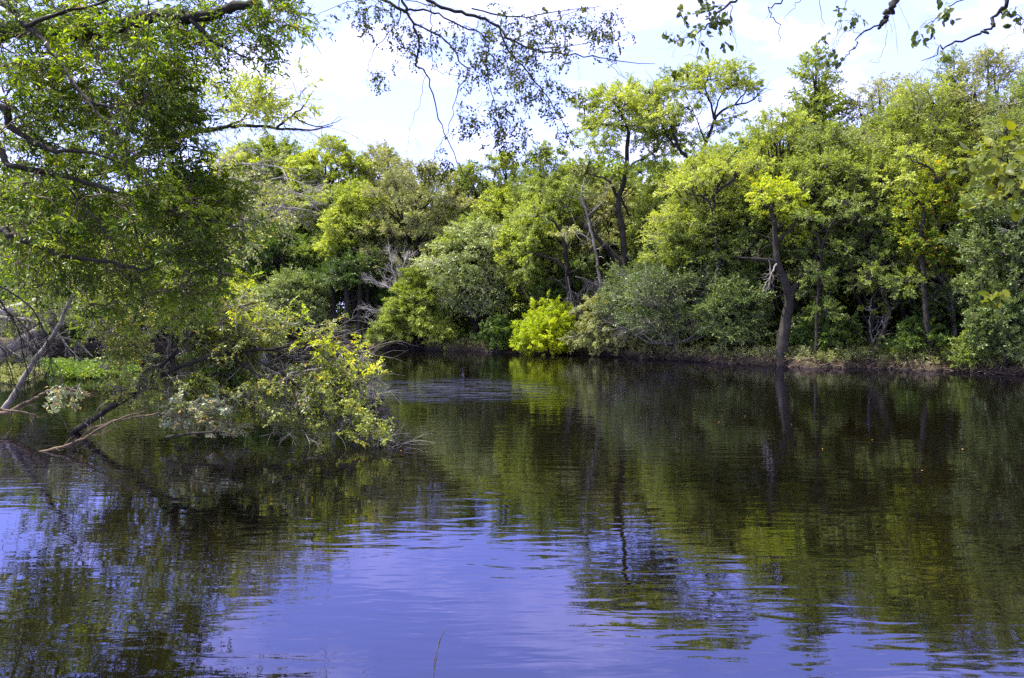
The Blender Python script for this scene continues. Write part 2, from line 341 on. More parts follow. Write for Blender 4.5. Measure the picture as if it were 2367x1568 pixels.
# ------------------------------------------------------------------ trees of the far bank
def far_tree(label, u, D, vtop, w, base_frac=.3, col='mid', style='far', dens=1.0, leaf=.0030, name='broadleaf_tree', cat='tree',
             bark=None, shape='round', hang=0.0, stems=1, open_=0.0, lean=0.0, group=None, trunk=None, tr=None, flat=.62, seed=None):
    flat = min(flat, .5)
    rng = np.random.default_rng(seed if seed is not None else int(u*7+D*13+vtop))
    x0 = P(u, 720, D)[0]; z0 = float(ground_z(x0, D))-.15
    H = P(u, vtop, D)[2]-z0; Rx = w/2/F*D
    root = empty(name, (x0, D, z0), label, cat, group)
    O = np.array((x0, D, z0)); bark = bark or BK_DARK
    ta = Acc(); la = Acc(); tw_ = Acc()
    tr = tr or max(.05, .011*H+.025*Rx)
    zb = H*base_frac
    # clumps
    vol = Rx*Rx*(H-zb); rc = np.clip(.28*(Rx*Rx*max(H-zb, 1))**(1/3), .42, 1.1)
    n = int(np.clip(5.2*vol/(rc**3*4.2)*(1-open_*.5), 9, 80))
    cl = []
    for k in range(n):
        best = None
        for _ in range(6):
            t = rng.random()
            prof = {'round': math.sqrt(max(0, 1-(2*t-.9)**2/1.25)), 'cone': 1-.8*t, 'vase': .45+.65*t if t < .75 else .95-.9*(t-.75)*2, 'wide': (1-(2*t-1.05)**2*.6)}[shape]
            a = rng.uniform(0, 2*pi); q = rng.uniform(.3, 1)**.6
            rr = max(Rx*prof-rc*.5, .1)*q*rng.uniform(.85, 1.3)
            c = np.array((rr*cos(a), rr*sin(a)*.85, zb+rc*.35+(H-zb-rc*.75)*t))
            dmin = min([np.linalg.norm((c-e[0])/(1, 1, .7)) for e in cl] or [9])
            if best is None or dmin > best[0]: best = (dmin, c)
        cl.append((best[1], rc*rng.uniform(.75, 1.2)))
    # trunk(s)
    if trunk is not None: spine = np.array([P(a, b, D)-O for a, b in trunk]); spine[0, 2] = min(spine[0, 2], 0.); spines = [smooth_path(spine, 4)]
    else:
        spines = []
        for s in range(stems):
            off = rng.normal(0, .12*(stems > 1)+.001, 2)
            top = np.array((rng.normal(0, .15)*Rx+lean*H*.3+(rng.normal(0, .4)*Rx if stems > 1 else 0), rng.normal(0, .15)*Rx, zb+(H-zb)*.72))
            mid_ = top*.45+np.array((rng.normal(0, .3), rng.normal(0, .3), 0))
            spines.append(smooth_path([(off[0], off[1], 0), mid_, top], 5, .03, rng))
    for sp in spines:
        rad = np.linspace(1, .25, len(sp))*tr/math.sqrt(len(spines)); rad[0] *= 1.5
        tube(ta, sp, rad, 7)
    allsp = np.concatenate(spines)
    sp_pos, sp_dir, sp_L = [], [], []
    for c, r in cl:
        r = r*(1.15 if rng.random() < .3 else .9)
        cand = allsp[(allsp[:, 2] < c[2]-.1*H+.2) & (allsp[:, 2] > .12*H)]
        if not len(cand): cand = allsp[1:2]
        j = np.argmin(np.linalg.norm(cand-c-np.array((0, 0, -.2*H)), axis=1)); s0 = cand[j]
        mid_ = (s0+c)/2+np.array((0, 0, -.08*np.linalg.norm(c-s0)))+rng.normal(0, .1*r, 3)
        tube(ta, smooth_path([s0, mid_, c], 3, .03, rng), np.linspace(tr*.45, tr*.1+.012, 7), 5)
        m_ = int(np.clip(22*dens*(r/1.0)**1.0, 8, 42))
        dd = unit(rng.normal(0, 1, (m_, 3))+np.array((0, 0, .35)))
        outw = unit(np.array((c[0], c[1], .4*Rx)))*.45
        st = c+dd*r*np.array((1, 1, flat))*rng.uniform(.1, .45, (m_, 1))
        sp_pos.append(st); sp_dir.append(dd*np.array((1, 1, flat))+outw-np.array((0, 0, hang))); sp_L.append(r*rng.uniform(.6, 1.0, m_))
        for k in range(3):
            tube(ta, smooth_path([c, c+dd[k]*r*.5], 2), (.02, .016, .012), 3)
    pos = np.concatenate(sp_pos); dr = np.concatenate(sp_dir); L = np.concatenate(sp_L)
    put_sprays(la, tw_, style, pos, dr, L, leaf_abs=leaf*D*.86, rng=rng, twr=1.2, tw_prob=.7)
    tw_.build('twigs', BK_TWIG, root); ta.build('trunk', bark, root, smooth=True)
    la.build('crown', L_[col], root)
    return root
def Dat(u, s):
    D = 45.
    for _ in range(40): D = .5*D+.5*(float(yfar((u-CX)/F*D))+s)
    return D
def T(label, u, s, vtop, w, **kw): return far_tree(label, u, Dat(u, s), vtop, w, **kw)
# skyline and middle rows, from the cove on the left to the right edge
T('tall dense green tree with broad rounded top above the cove, right of the bleached twigs', 640, 9, 322, 210, col='mid', base_frac=.35, flat=.5)
T('tall fresh green tree on the skyline, just left of the greyish open-topped tree', 765, 7, 316, 200, col='bright', base_frac=.3, flat=.5)
T('greyish open-topped tree with lacy crown on the left skyline', 885, 11, 335, 170, col='olive', base_frac=.4, style='sparse', open_=.4)
T('large olive grey fine-leaved tree above the yellowish conical one', 970, 4.5, 375, 260, col='olive', base_frac=.25, dens=1.1, style='sparse', leaf=.0027)
T('bright green layered tree right below the left skyline', 825, 3, 420, 150, col='bright', base_frac=.3, flat=.45)
T('rounded lighter green tree with billowing tiers over the dark trunks', 745, 3.5, 535, 150, col='mid', base_frac=.3, flat=.5)
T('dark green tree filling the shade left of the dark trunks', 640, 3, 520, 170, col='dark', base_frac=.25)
T('pale grey green bush-like tree leaning over the water left of the dark trunks', 690, .6, 632, 175, col='silver', base_frac=.15, dens=1.3, leaf=.0026)
T('yellow-topped tree poking up behind the bleached twigs', 545, 6, 338, 140, col='yellow', base_frac=.4)
T('yellow green shrub tree under the bleached twigs beside the cove', 545, 1, 640, 150, col='yellow', base_frac=.12)
T('mid green tree behind the long pale limb at the cove', 470, 5, 400, 200, col='mid', base_frac=.25)
T('dull green tree at the back of the cove', 350, 5, 430, 220, col='olive', base_frac=.15, dens=1.2)
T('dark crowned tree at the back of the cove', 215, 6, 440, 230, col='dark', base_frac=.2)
T('bright crowned tree at the back of the cove', 90, 5, 420, 230, col='bright', base_frac=.2)
T('broad green tree at the far left end of the cove', -60, 6, 400, 260, col='mid', base_frac=.2)
T('low silvery tree drooping to the cove water', 395, .8, 610, 190, col='silver', base_frac=.05, dens=1.2)
T('low green tree drooping to the cove water', 250, .8, 600, 190, col='mid', base_frac=.05, dens=1.2)
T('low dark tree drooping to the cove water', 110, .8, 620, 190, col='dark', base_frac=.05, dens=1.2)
T('dark leafy tree between the olive grey tree and the pale drooping elm', 1085, 8, 385, 170, col='mid', base_frac=.25)
T('soft green tree whose crown rises over the pale drooping elm', 1100, 3, 500, 160, col='mid', base_frac=.25)
T('pointed green tree rising left of the tall forked tree', 1165, 7, 352, 150, col='bright', base_frac=.35, shape='cone')
T('tufted green tree touching the left side of the tall forked tree', 1255, 5, 322, 170, col='mid', base_frac=.3, open_=.25)
T('small domed tree with grass green clumps behind the vivid bush', 1235, 2.5, 470, 160, col='bright', base_frac=.35)
T('pale green elm with drooping sprays trailing to the water, left of the vivid bush', 1100, 1.6, 500, 230, col='silver', base_frac=.2, dens=1.0, hang=.5, shape='wide', flat=.4, style='sparse', leaf=.003)
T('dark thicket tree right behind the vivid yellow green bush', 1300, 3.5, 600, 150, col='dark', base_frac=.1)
T('brownish tree in the shade behind the forked trunk', 1400, 8, 430, 200, col='olive', base_frac=.2)
T('shady green tree under the open-topped tree', 1540, 7, 380, 190, col='mid', base_frac=.25, open_=.2)
T('light green tree with soft flat tiers between the forked trunk and thick dark trunk', 1640, 3, 335, 220, col='bright', base_frac=.3, flat=.42, dens=1.2, leaf=.0026)
T('feathery pale green tree whose tiers spread over the grey-blue willow', 1590, 1.6, 470, 210, col='bright', base_frac=.35, flat=.4, leaf=.0026)
T('tall narrow conical tree standing above all its neighbours on the right skyline', 1877, 7, 112, 235, col='mid', base_frac=.3, shape='cone', leaf=.004, dens=.85, open_=.2)
T('rounded green tree filling the notch left of the tall conical tree', 1790, 5, 232, 180, col='bright', base_frac=.3, dens=1.2, leaf=.0026)
T('green tree in front of the tall conical tree', 1900, 3, 285, 200, col='mid', base_frac=.3, dens=1.1)
T('spiky olive tree on the skyline right of the tall conical tree', 2035, 9, 165, 190, col='olive', base_frac=.4, style='sparse')
T('wide light green tree filling the right skyline', 2120, 5, 195, 270, col='bright', base_frac=.3, flat=.5, dens=1.2, leaf=.0028)
T('dark pointed tree tip behind the wide light green tree', 2192, 9, 122, 150, col='blue', base_frac=.35, shape='cone', dens=1.4)
T('loose olive crown standing high at the right edge of the skyline', 2265, 8, 125, 220, col='olive', base_frac=.35, dens=1.2)
T('dark green tree at the right edge of the picture', 2360, 4, 165, 210, col='mid', base_frac=.2, dens=1.1)
T('deep green tree below the wide light green tree', 2010, 2.5, 345, 190, col='mid', base_frac=.3, dens=1.1)
T('blue green glossy tree low at the right edge', 2330, 1.8, 385, 220, col='blue', base_frac=.25, dens=1.0, leaf=.0036)
T('maple with yellow and orange turning leaves on the right', 2150, 1.6, 385, 185, col='orange', base_frac=.4, leaf=.0036, trunk=[(2212,855),(2208,790),(2203,720),(2190,640),(2170,560),(2150,470)], bark=BK_GREY, tr=.12)
T('green tree just left of the thick dark trunk', 1720, 3.5, 420, 180, col='mid', base_frac=.3)
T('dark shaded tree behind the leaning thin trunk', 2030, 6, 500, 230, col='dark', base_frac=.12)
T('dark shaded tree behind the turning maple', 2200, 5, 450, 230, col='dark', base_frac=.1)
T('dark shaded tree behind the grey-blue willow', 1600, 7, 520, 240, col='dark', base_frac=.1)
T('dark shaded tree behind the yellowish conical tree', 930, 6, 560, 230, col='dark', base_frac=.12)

# bushes and low trees at the water's edge
T('yellowish green conical tree with grey dead boughs on its left side', 958, .1, 615, 190, col='conic', style='feather', base_frac=.1, shape='cone', dens=1.3, leaf=.004)
T('grey-blue fine-leaved willow spreading wide over the water', 1560, 1.0, 605, 350, col='willow', base_frac=.08, dens=1.1, flat=.45, leaf=.0026, shape='wide', bark=BK_GREY)
T('feathery dull green bush between the vivid bush and the willow', 1415, .5, 672, 170, col='olive', style='feather', base_frac=.04, dens=1.2, leaf=.0036, name='riverside_bush', cat='bush')
T('bluish bush hanging over the bank left of the thick dark trunk', 1700, .7, 640, 170, col='willow', base_frac=.15, dens=1.2, name='riverside_bush', cat='bush', leaf=.0028)
T('glossy low bush hanging over the bank at the right edge of the picture', 2325, .4, 650, 160, col='willow', base_frac=.1, dens=1.4, name='riverside_bush', cat='bush', leaf=.0034)
T('small dark bush at the foot of the vivid yellow green bush on its left', 1150, .3, 735, 90, col='dark', base_frac=.03, name='riverside_bush', cat='bush')
T('low dark bush on the bank right of the leaning thin trunk', 2125, 1.5, 735, 110, col='dark', base_frac=.05, name='riverside_bush', cat='bush')
T('leafy bush on the bank behind the twin trunks', 1900, 2, 700, 140, col='dark', base_frac=.05, name='riverside_bush', cat='bush')
T('low bush right of the sparse grassy clearing', 2255, .4, 760, 100, col='mid', base_frac=.03, name='riverside_bush', cat='bush')

# the vivid bush in front of the bank: many fine upright wands
def wand_bush(label, u, D, vtop, w, col, name='willow_bush'):
    rng = np.random.default_rng(5); x0 = P(u, 820, D)[0]; H = P(u, vtop, D)[2]; Rx = w/2/F*D
    root = empty(name, (x0, D, 0), label, 'bush'); ta = Acc(); la = Acc(); pos = []; dr = []; L = []
    for k in range(230):
        a = rng.uniform(0, 2*pi); q = rng.random()**.5; el = rng.uniform(.02, 1)
        tip = np.array((cos(a)*q*Rx*(1.03-.12*el), sin(a)*q*Rx*.8, .0))
        prof = math.sqrt(max(0, 1-(q*.93)**2.2)); prof *= (.93 if cos(a)*q < -.45 else 1); tip[2] = H*(.1+.86*prof*el)*rng.uniform(.85, 1.03)
        if abs(cos(a)*q+.62) < .14: tip[2] *= .8
        b = np.array((tip[0]*.15, tip[1]*.15, -.1)); mid_ = (b+tip)/2+np.array((tip[0]*.1, tip[1]*.1, .1*tip[2]))
        path = smooth_path([b, mid_, tip], 4, .02, rng); tube(ta, path, np.linspace(.022, .006, len(path)), 4)
        for t in (.45, .6, .72, .82, .9, .97):
            p = path[int(t*(len(path)-1))]; pos.append(p+rng.normal(0, .07, 3)); dr.append(unit(path[-1]-path[3])*.7+rng.normal(0, .5, 3)+np.array((0, 0, .25))); L.append(rng.uniform(.35, .6))
    put_sprays(la, ta, 'feather', pos, dr, L, leaf_abs=.11, rng=rng, twr=.5, tw_prob=.3)
    ta.build('stem', BK_BROWN, root); la.build('crown', L_[col], root)
wand_bush('vivid yellow green willow bush growing out of the water at the far bank', 1266, 45.6, 664, 165, 'neon')

# ------------------------------------------------------------------ hero trees: limbs traced, crowns hung from the limb ends
def limb_tree(label, limbs, D, ground_uv, clumps, col, name='forked_tree', cat='tree', bark=BK_DARK, style='far', leaf=.003, dens=1.0, depth=1.5, flat=.6, tw=.5, seed=3, twigs=10):
    """limbs: (points as u,v[,dD], r0, r1). clumps: (u,v,ru,rv,count)"""
    rng = np.random.default_rng(seed); x0 = P(*ground_uv, D)[0]; z0 = min(float(ground_z(x0, D)), 3)-.1
    O = np.array((x0, D, z0)); root = empty(name, O, label, cat); ta = Acc(); la = Acc(); allp = []
    for pts, r0, r1 in limbs:
        p = np.array([P(q[0], q[1], D+(q[2] if len(q) > 2 else 0))-O for q in pts])
        p = smooth_path(p, 4, .02, rng); tube(ta, p, np.linspace(r0, r1, len(p)), 8); allp.append(p)
        # side shoots
        for k in range(int(len(p)*tw)):
            i = rng.integers(2, len(p)) if len(p) > 3 else len(p)-1
            q = wander(p[i], unit(rng.normal(0, 1, 3)*(1, .7, .8)+(0, 0, .5)), rng.uniform(.5, 1.6), 5, .25, -.03, rng); tube(ta, q, np.linspace(r1*.5+.01, .006, 6), 4)
    A = np.concatenate(allp); pos = []; dr = []; L = []
    for (u, v, ru, rv, n) in clumps:
        c = P(u, v, D+rng.uniform(-depth, depth))-O; rx = ru/F*D; rz = rv/F*D; r = (rx+rz)/2
        n = int(n*dens*1.9)
        j = np.argmin(np.linalg.norm((A-c-np.array((0, 0, -.6*rz)))*(1, .5, 1), axis=1))
        tube(ta, smooth_path([A[j], (A[j]+c)/2+rng.normal(0, .15, 3), c], 4, .03, rng), np.linspace(.045, .015, 9), 5)
        dd = unit(rng.normal(0, 1, (n, 3))+np.array((0, 0, .25))); ext = np.array((rx, min(rx, 1.6), rz))
        st = c+dd*ext*rng.uniform(.1, .75, (n, 1))
        for k in range(min(twigs, n)): tube(ta, smooth_path([c, (c+st[k])/2+rng.normal(0, .08, 3), st[k]], 2), np.linspace(.02, .008, 5), 3)
        pos.append(st); dr.append(dd*(1, 1, flat)); L.append(np.full(n, np.clip(r*.85, .45, 1.05))*rng.uniform(.7, 1.25, n))
    pos = np.concatenate(pos); dr = np.concatenate(dr); L = np.concatenate(L)
    tw_ = Acc(); put_sprays(la, tw_, style, pos, dr, L, leaf_abs=leaf*D*.86, rng=rng, tw_prob=.7)
    tw_.build('twigs', BK_TWIG, root); ta.build('trunk', bark, root, smooth=True); la.build('crown', L_[col], root); return root

D1 = 45.5
limb_tree('tall dark-barked tree forking low, its open crown against the sky at picture centre right', [
  ([(1462,815),(1460,740),(1450,650),(1443,600),(1440,540),(1428,480),(1432,455),(1447,400),(1450,340),(1452,300),(1440,270),(1425,245)], .24, .07),
  ([(1447,625),(1420,590),(1385,555),(1362,530),(1345,518)], .16, .09),
  ([(1372,540),(1360,500),(1352,460)], .07, .03),
  ([(1430,462),(1415,430),(1403,415),(1385,408),(1355,400)], .1, .035),
  ([(1452,390),(1470,375),(1500,360),(1520,345)], .075, .025),
  ([(1440,270),(1400,250),(1375,248),(1350,250)], .045, .015),
  ([(1440,275),(1437,240),(1445,215)], .05, .015),
 ], D1, (1462,820), [(1370,258,35,22,16),(1405,222,40,22,22),(1450,212,38,20,20),(1480,240,35,25,18),(1440,255,40,22,16),(1400,290,45,20,16),(1465,300,40,22,14),(1500,290,40,28,20),(1530,325,38,25,18),(1370,330,45,22,14),(1410,345,40,18,10),(1520,365,40,20,12),(1350,300,30,22,10),(1490,335,34,20,10),(1345,385,34,18,10),(1480,400,36,18,8),(1350,235,34,20,12),(1500,255,40,22,14),(1540,280,40,24,14),(1430,230,40,18,12),(1385,285,40,22,12)], 'bright', seed=4, dens=1.45, leaf=.0027)
limb_tree('second thinner trunk leaning behind the tall forked tree', [
  ([(1480,810,0),(1478,700),(1477,620),(1465,560),(1458,510),(1445,480),(1438,465)], .15, .05),
  ([(1478,625),(1500,590),(1530,565),(1548,545)], .1, .04),
  ([(1465,520),(1495,500),(1520,470),(1550,440)], .06, .02),
 ], D1+2, (1480,812), [(1560,520,45,25,16),(1550,430,50,25,16),(1500,440,50,25,14),(1580,470,40,25,12)], 'mid', seed=5)
limb_tree('open-topped tree with many thin rising limbs against the sky', [
  ([(1640,815),(1635,650),(1620,520),(1604,400),(1600,375),(1570,345),(1555,300),(1548,270)], .2, .05),
  ([(1604,400),(1625,345),(1640,310),(1655,270),(1690,245),(1735,235),(1765,205)], .13, .02),
  ([(1650,275),(1640,230),(1625,200),(1610,180)], .07, .015),
  ([(1652,270),(1665,225),(1690,190)], .06, .015),
  ([(1560,340),(1530,290),(1515,240),(1520,200)], .07, .015),
  ([(1700,240),(1725,210),(1735,175)], .05, .012),
  ([(1630,330),(1610,280),(1590,230)], .05, .015),
 ], D1-1, (1640,820), [(1600,172,40,18,18),(1650,162,45,16,20),(1700,165,42,16,18),(1745,205,28,16,9),(1570,198,40,18,16),(1520,215,38,20,16),(1620,215,48,16,12),(1690,200,48,14,12),(1500,250,40,22,16),(1540,245,40,18,12),(1570,290,40,20,12),(1490,300,32,20,10),(1545,325,40,20,14),(1600,330,36,16,8),(1670,300,30,16,8),(1700,270,30,14,6),(1590,250,40,14,8),(1640,185,50,18,16),(1560,175,40,18,10),(1720,190,36,18,10),(1500,215,40,22,12),(1530,270,44,22,14)], 'bright', seed=6, tw=.8, leaf=.0026, dens=1.4)
D2 = Dat(1815, .3)
limb_tree('thick dark trunk flaring at the waterline, with yellow green tuft and long bare limb', [
  ([(1803,852),(1806,815),(1812,770),(1822,720),(1826,690),(1815,650),(1797,605),(1793,560),(1790,510),(1782,485),(1772,470)], .33, .05),
  ([(1800,605),(1770,600),(1735,598),(1702,592)], .1, .03),
  ([(1793,560),(1812,545),(1835,520),(1850,490)], .11, .04),
  ([(1775,478),(1755,475),(1742,482)], .07, .03),
  ([(1782,492),(1790,465),(1800,440)], .08, .03),
  ([(1822,700),(1838,660),(1870,620),(1895,580),(1910,560)], .13, .05),
  ([(1803,846),(1785,846),(1768,858)], .2, .05),([(1808,846),(1835,846),(1852,860)], .2, .05),([(1803,835),(1796,850),(1790,862)], .2, .1),([(1812,830),(1820,850),(1826,862)], .18, .1),
 ], D2, (1803,850), [(1785,435,45,20,26),(1825,460,40,24,22),(1760,465,28,18,8),(1850,500,38,20,18),(1805,485,36,16,8),(1840,545,36,20,12),(1760,440,30,20,12)], 'yellow', seed=7, leaf=.0032, dens=1.1)
limb_tree('green crown of a slender tree just right of the thick dark trunk', [
  ([(1858,845),(1856,780),(1850,730),(1842,700)], .1, .07), ([(1842,700),(1860,640),(1890,600),(1930,560)], .07, .03)],
  D2+2.5, (1858,845), [(1870,620,50,28,26),(1920,580,50,26,24),(1850,660,50,24,20),(1940,630,50,28,24),(1900,660,50,24,20),(1880,560,50,24,20)], 'mid', name='slender_tree', seed=8)
limb_tree('straight brown trunk right of its slender partner behind the thick dark trunk', [
  ([(1873,842),(1877,780),(1880,720),(1885,660),(1890,600)], .22, .12)], D2+3, (1873,842), [(1900,520,55,28,26),(1960,520,50,26,24),(1940,470,50,24,20)], 'mid', name='slender_tree', seed=9, bark=BK_BROWN)
D3 = Dat(2012, .3)
limb_tree('thin dark trunk leaning right over the clearing', [
  ([(2009,858),(2015,830),(2032,790),(2050,740),(2056,715),(2048,700)], .13, .07), ([(2054,725),(2068,712),(2078,700)], .06, .03), ([(2048,700),(2030,650),(2010,610)], .06, .02)],
  D3, (2010,858), [(2060,680,50,22,22),(2010,640,50,24,22),(2090,650,50,26,22),(2040,610,50,24,18)], 'mid', name='leaning_tree', seed=10)
limb_tree('dark upright trunk behind the turning maple', [
  ([(2098,835),(2094,780),(2088,730),(2085,690),(2088,600),(2090,540)], .16, .09)], D3+2, (2098,835), [(2110,600,50,26,24),(2070,560,50,24,22),(2120,540,50,26,22)], 'mid', name='slender_tree', seed=12)
limb_tree('forked pale sapling standing in the sunlit clearing', [
  ([(2020,815),(2014,780),(2009,745),(2012,720)], .035, .02), ([(2017,795),(2028,765),(2038,740)], .03, .015)], D3+1.5, (2020,815), [(2012,715,16,8,4),(2040,735,16,8,4)], 'bright', name='sapling', seed=13, bark=BK_PALE)
limb_tree('heavy dark stub of a trunk at the right edge of the wood', [
  ([(2345,830),(2340,700),(2330,600),(2332,560),(2338,530)], .3, .2)], Dat(2340, 3), (2345,830), [(2350,500,50,30,26),(2300,560,50,26,22)], 'blue', name='slender_tree', seed=14)
limb_tree('dark tangled tree with a shaggy forked trunk behind the vivid bush', [
  ([(1335,790),(1330,720),(1315,670),(1310,620),(1305,570),(1290,525),(1262,500)], .2, .06), ([(1310,625),(1280,600),(1245,590),(1215,582)], .1, .04), ([(1318,680),(1290,650),(1265,645)], .07, .03), ([(1340,720),(1370,690),(1395,665)], .09, .03), ([(1308,590),(1318,530),(1312,480)], .06,.02)],
  D1+1, (1335,800), [(1240,500,45,24,20),(1210,560,36,20,14),(1290,460,45,26,20),(1250,440,45,22,18),(1330,430,40,24,16),(1220,610,36,20,14),(1350,610,34,16,10)], 'mid', seed=15)
for k, (u, s) in enumerate([(772,1.2),(800,.8),(826,.5),(840,1.5)]):
    limb_tree(['leftmost of four dark trunks standing at the water beneath the rounded lighter tree', 'second from left of four dark trunks standing at the water', 'third from left of four dark trunks standing at the water', 'rightmost of four dark trunks standing at the water left of the yellowish conical tree'][k], [
      ([(u,805),(u+3,760),(u-2+4*k,700),(u-6+5*k,650),(u+k*4,600)], (.2,.26,.22,.14)[k], .1)], Dat(u, s), (u, 805), [(u-20,640,40,22,20),(u+24,610,40,22,18)], 'dark', name='shaded_tree', seed=20+k)

for (lb, u, s, limbs, cl, col, bk) in [
  ('slender forked limb tree leaning right above the twin trunks', 1895, .8, [([(1885,850),(1888,740),(1893,640),(1903,560),(1925,515),(1952,486)], .09, .02), ([(1897,600),(1890,550),(1870,520)], .06, .02), ([(1925,515),(1950,520),(1980,500)], .04, .015)], [(1960,470,40,20,14),(1870,505,36,18,12),(1985,495,34,18,10),(1890,640,44,22,14),(1905,720,40,20,10)], 'mid', BK_DARK),
  ('dark wavy limb tree rising through the pale right canopy', 2130, .9, [([(2150,850),(2140,700),(2130,560),(2140,480),(2165,430),(2150,390),(2120,375)], .14, .03), ([(2160,425),(2195,400),(2230,395),(2250,370)], .06, .015), ([(2135,480),(2100,440),(2070,430)], .05, .015)], [(2240,365,40,18,12),(2100,360,40,18,12),(2065,420,36,18,10)], 'bright', BK_DARK),
  ('dark limbed tree whose bent boughs show through the pale tiers of the centre right canopy', 1655, 1.0, [([(1668,850),(1665,700),(1655,560),(1648,480),(1655,445),(1690,420),(1700,405),(1690,398)], .15, .05), ([(1650,480),(1625,455),(1600,450),(1580,440)], .07, .02), ([(1690,415),(1720,400),(1745,395)], .04, .015)], [(1580,430,42,18,12),(1740,385,42,16,12),(1660,395,40,16,10)], 'bright', BK_DARK),
  ('crooked grey-barked tree with bare inner boughs left of the tall forked tree', 1385, .9, [([(1395,830),(1392,740),(1385,640),(1372,560),(1358,500),(1345,455),(1352,410)], .11, .03), ([(1372,560),(1340,540),(1310,545)], .05, .015), ([(1358,500),(1390,470),(1405,440)], .05, .015)], [(1345,400,36,18,10),(1305,540,34,16,8),(1400,430,30,16,8)], 'olive', BK_GREY)]:
    limb_tree(lb, limbs, Dat(u, s), (limbs[0][0][0][0], 850), cl, col, name='branchy_tree', seed=int(u), bark=bk, tw=1.0)

# bare twiggy things: recursive fans
def fan(ta, rng, p, d, L, r, lev, spread=.5, grav=0.0, kids=5):
    q = wander(p, d, L, 5, .12, grav, rng); tube(ta, q, np.linspace(r, r*.35, len(q)), 5 if lev > 1 else 3)
    if lev == 0: return
    for k in range(kids):
        t = .25+.75*(k+rng.random())/kids; u = min(t, .999)*(len(q)-1); i = int(u); b = q[i]+(q[i+1]-q[i])*(u-i)
        fan(ta, rng, b, unit(unit(q[i+1]-q[i])+rng.normal(0, spread, 3)), L*rng.uniform(.4, .65), r*.5, lev-1, spread, grav, kids)
def bare(label, name, D, limbs, bark, lev=2, kids=6, L=1.2, spread=.45, seed=1, cat='dead branches', leaves=None, r=.02, origin=None, shoots=1.0, grav=0.0, lbark=None):
    """limbs: (points, r0, r1); fans of twigs sprout along each"""
    rng = np.random.default_rng(seed); p0 = limbs[0][0][0]; O = P(p0[0], p0[1], D); root = empty(name, O, label, cat); ta = Acc(); la = Acc(); tw = Acc(); sp = []
    for pts, r0, r1 in limbs:
        p = smooth_path([P(q[0], q[1], D+(q[2] if len(q) > 2 else 0))-O for q in pts], 4, .01*D/15, rng); tube(ta, p, np.linspace(r0, r1, len(p)), 7)
        ln = np.linalg.norm(np.diff(p, axis=0), axis=1).sum()
        for k in range(int(shoots*ln/L*4)):
            i = rng.integers(len(p)//4, len(p)-1); d = unit(unit(p[i+1]-p[i])+rng.normal(0, spread, 3)); fan(tw, rng, p[i], d, L*rng.uniform(.5, 1), min(r, r0*.6), lev, spread, grav, kids); sp.append((p[i]+d*L*.4, d))
    ta.build('limb', lbark or bark, root, smooth=True); tw.build('twigs', bark, root)
    if leaves:
        st, lf, prob, col, LL = leaves; q = [s for s in sp if rng.random() < prob]
        if q: put_sprays(la, None, st, [a for a, b in q], [b for a, b in q], rng.uniform(.7, 1.2, len(q))*LL, leaf_abs=lf, rng=rng); la.build('crown', L_[col], root)
    return root
bare('bleached leafless treetop with a haze of fine twigs, reaching right over the cove', 'bare_tree', 28, [
  ([(-340,884,0),(-200,800,0),(0,720,0),(200,665,0),(330,610,0),(430,575,0),(500,545),(560,515),(600,490),(640,480),(700,485)], .17, .02), ([(560,515),(600,470),(660,445),(705,455)], .05, .012), ([(500,545),(560,540),(620,500)], .045, .012),
  ([(420,580),(440,480),(480,430),(520,410),(600,425),(680,445),(725,460)], .06, .012), ([(470,440),(520,385),(600,380),(690,395)], .04, .01), ([(480,430),(500,380),(540,360)], .035, .01), ([(600,425),(650,410),(700,425)], .03, .01)], BK_PALE, lev=2, kids=6, L=1.15, r=.012, seed=31, lbark=BK_PALE, spread=.4, leaves=('far', .085, .6, 'yellow', .6), cat='bare tree', shoots=.55)
bare('grey dead boughs fanning out left of the yellowish conical tree', 'dead_bough', Dat(930, .3), [
  ([(960,720),(930,690),(900,665),(845,645)], .05, .015), ([(930,690),(915,650),(905,610),(900,580)], .045, .012), ([(935,700),(925,640),(940,595)], .04, .012), ([(950,745),(900,720),(850,715)], .04, .012), ([(955,760),(910,745),(860,750)], .035, .01)], BK_PALE, lev=2, kids=5, L=.9, r=.014, spread=.3, seed=32, shoots=1.3)
bare('grey tangle of dead twigs hanging behind the vivid bush', 'dead_bough', 46, [
  ([(1330,640),(1360,650),(1385,680)], .04, .01), ([(1350,690),(1370,655),(1400,650)], .04, .01), ([(1312,640),(1318,680),(1330,720)], .04, .01)], BK_GREY, lev=2, kids=6, L=1.0, r=.014, spread=.6, seed=33, shoots=1.5, grav=.1)
bare('grey dead branches reaching out low over the water from the willow', 'dead_bough', Dat(1500, -.8), [
  ([(1600,770),(1540,750),(1480,762),(1420,755)], .04, .01), ([(1590,740),(1560,700),(1500,680)], .035, .01), ([(1610,740),(1660,735),(1700,745)], .03, .01)], BK_GREY, lev=2, kids=5, L=1.1, r=.012, spread=.35, seed=34)
bare('broken grey branch hanging from the thick dark trunk', 'dead_bough', D2-.5, [
  ([(1796,610),(1780,640),(1762,668)], .045, .012), ([(1776,600),(1785,640)], .015, .008)], BK_GREY, lev=1, kids=4, L=.6, r=.012, seed=35)

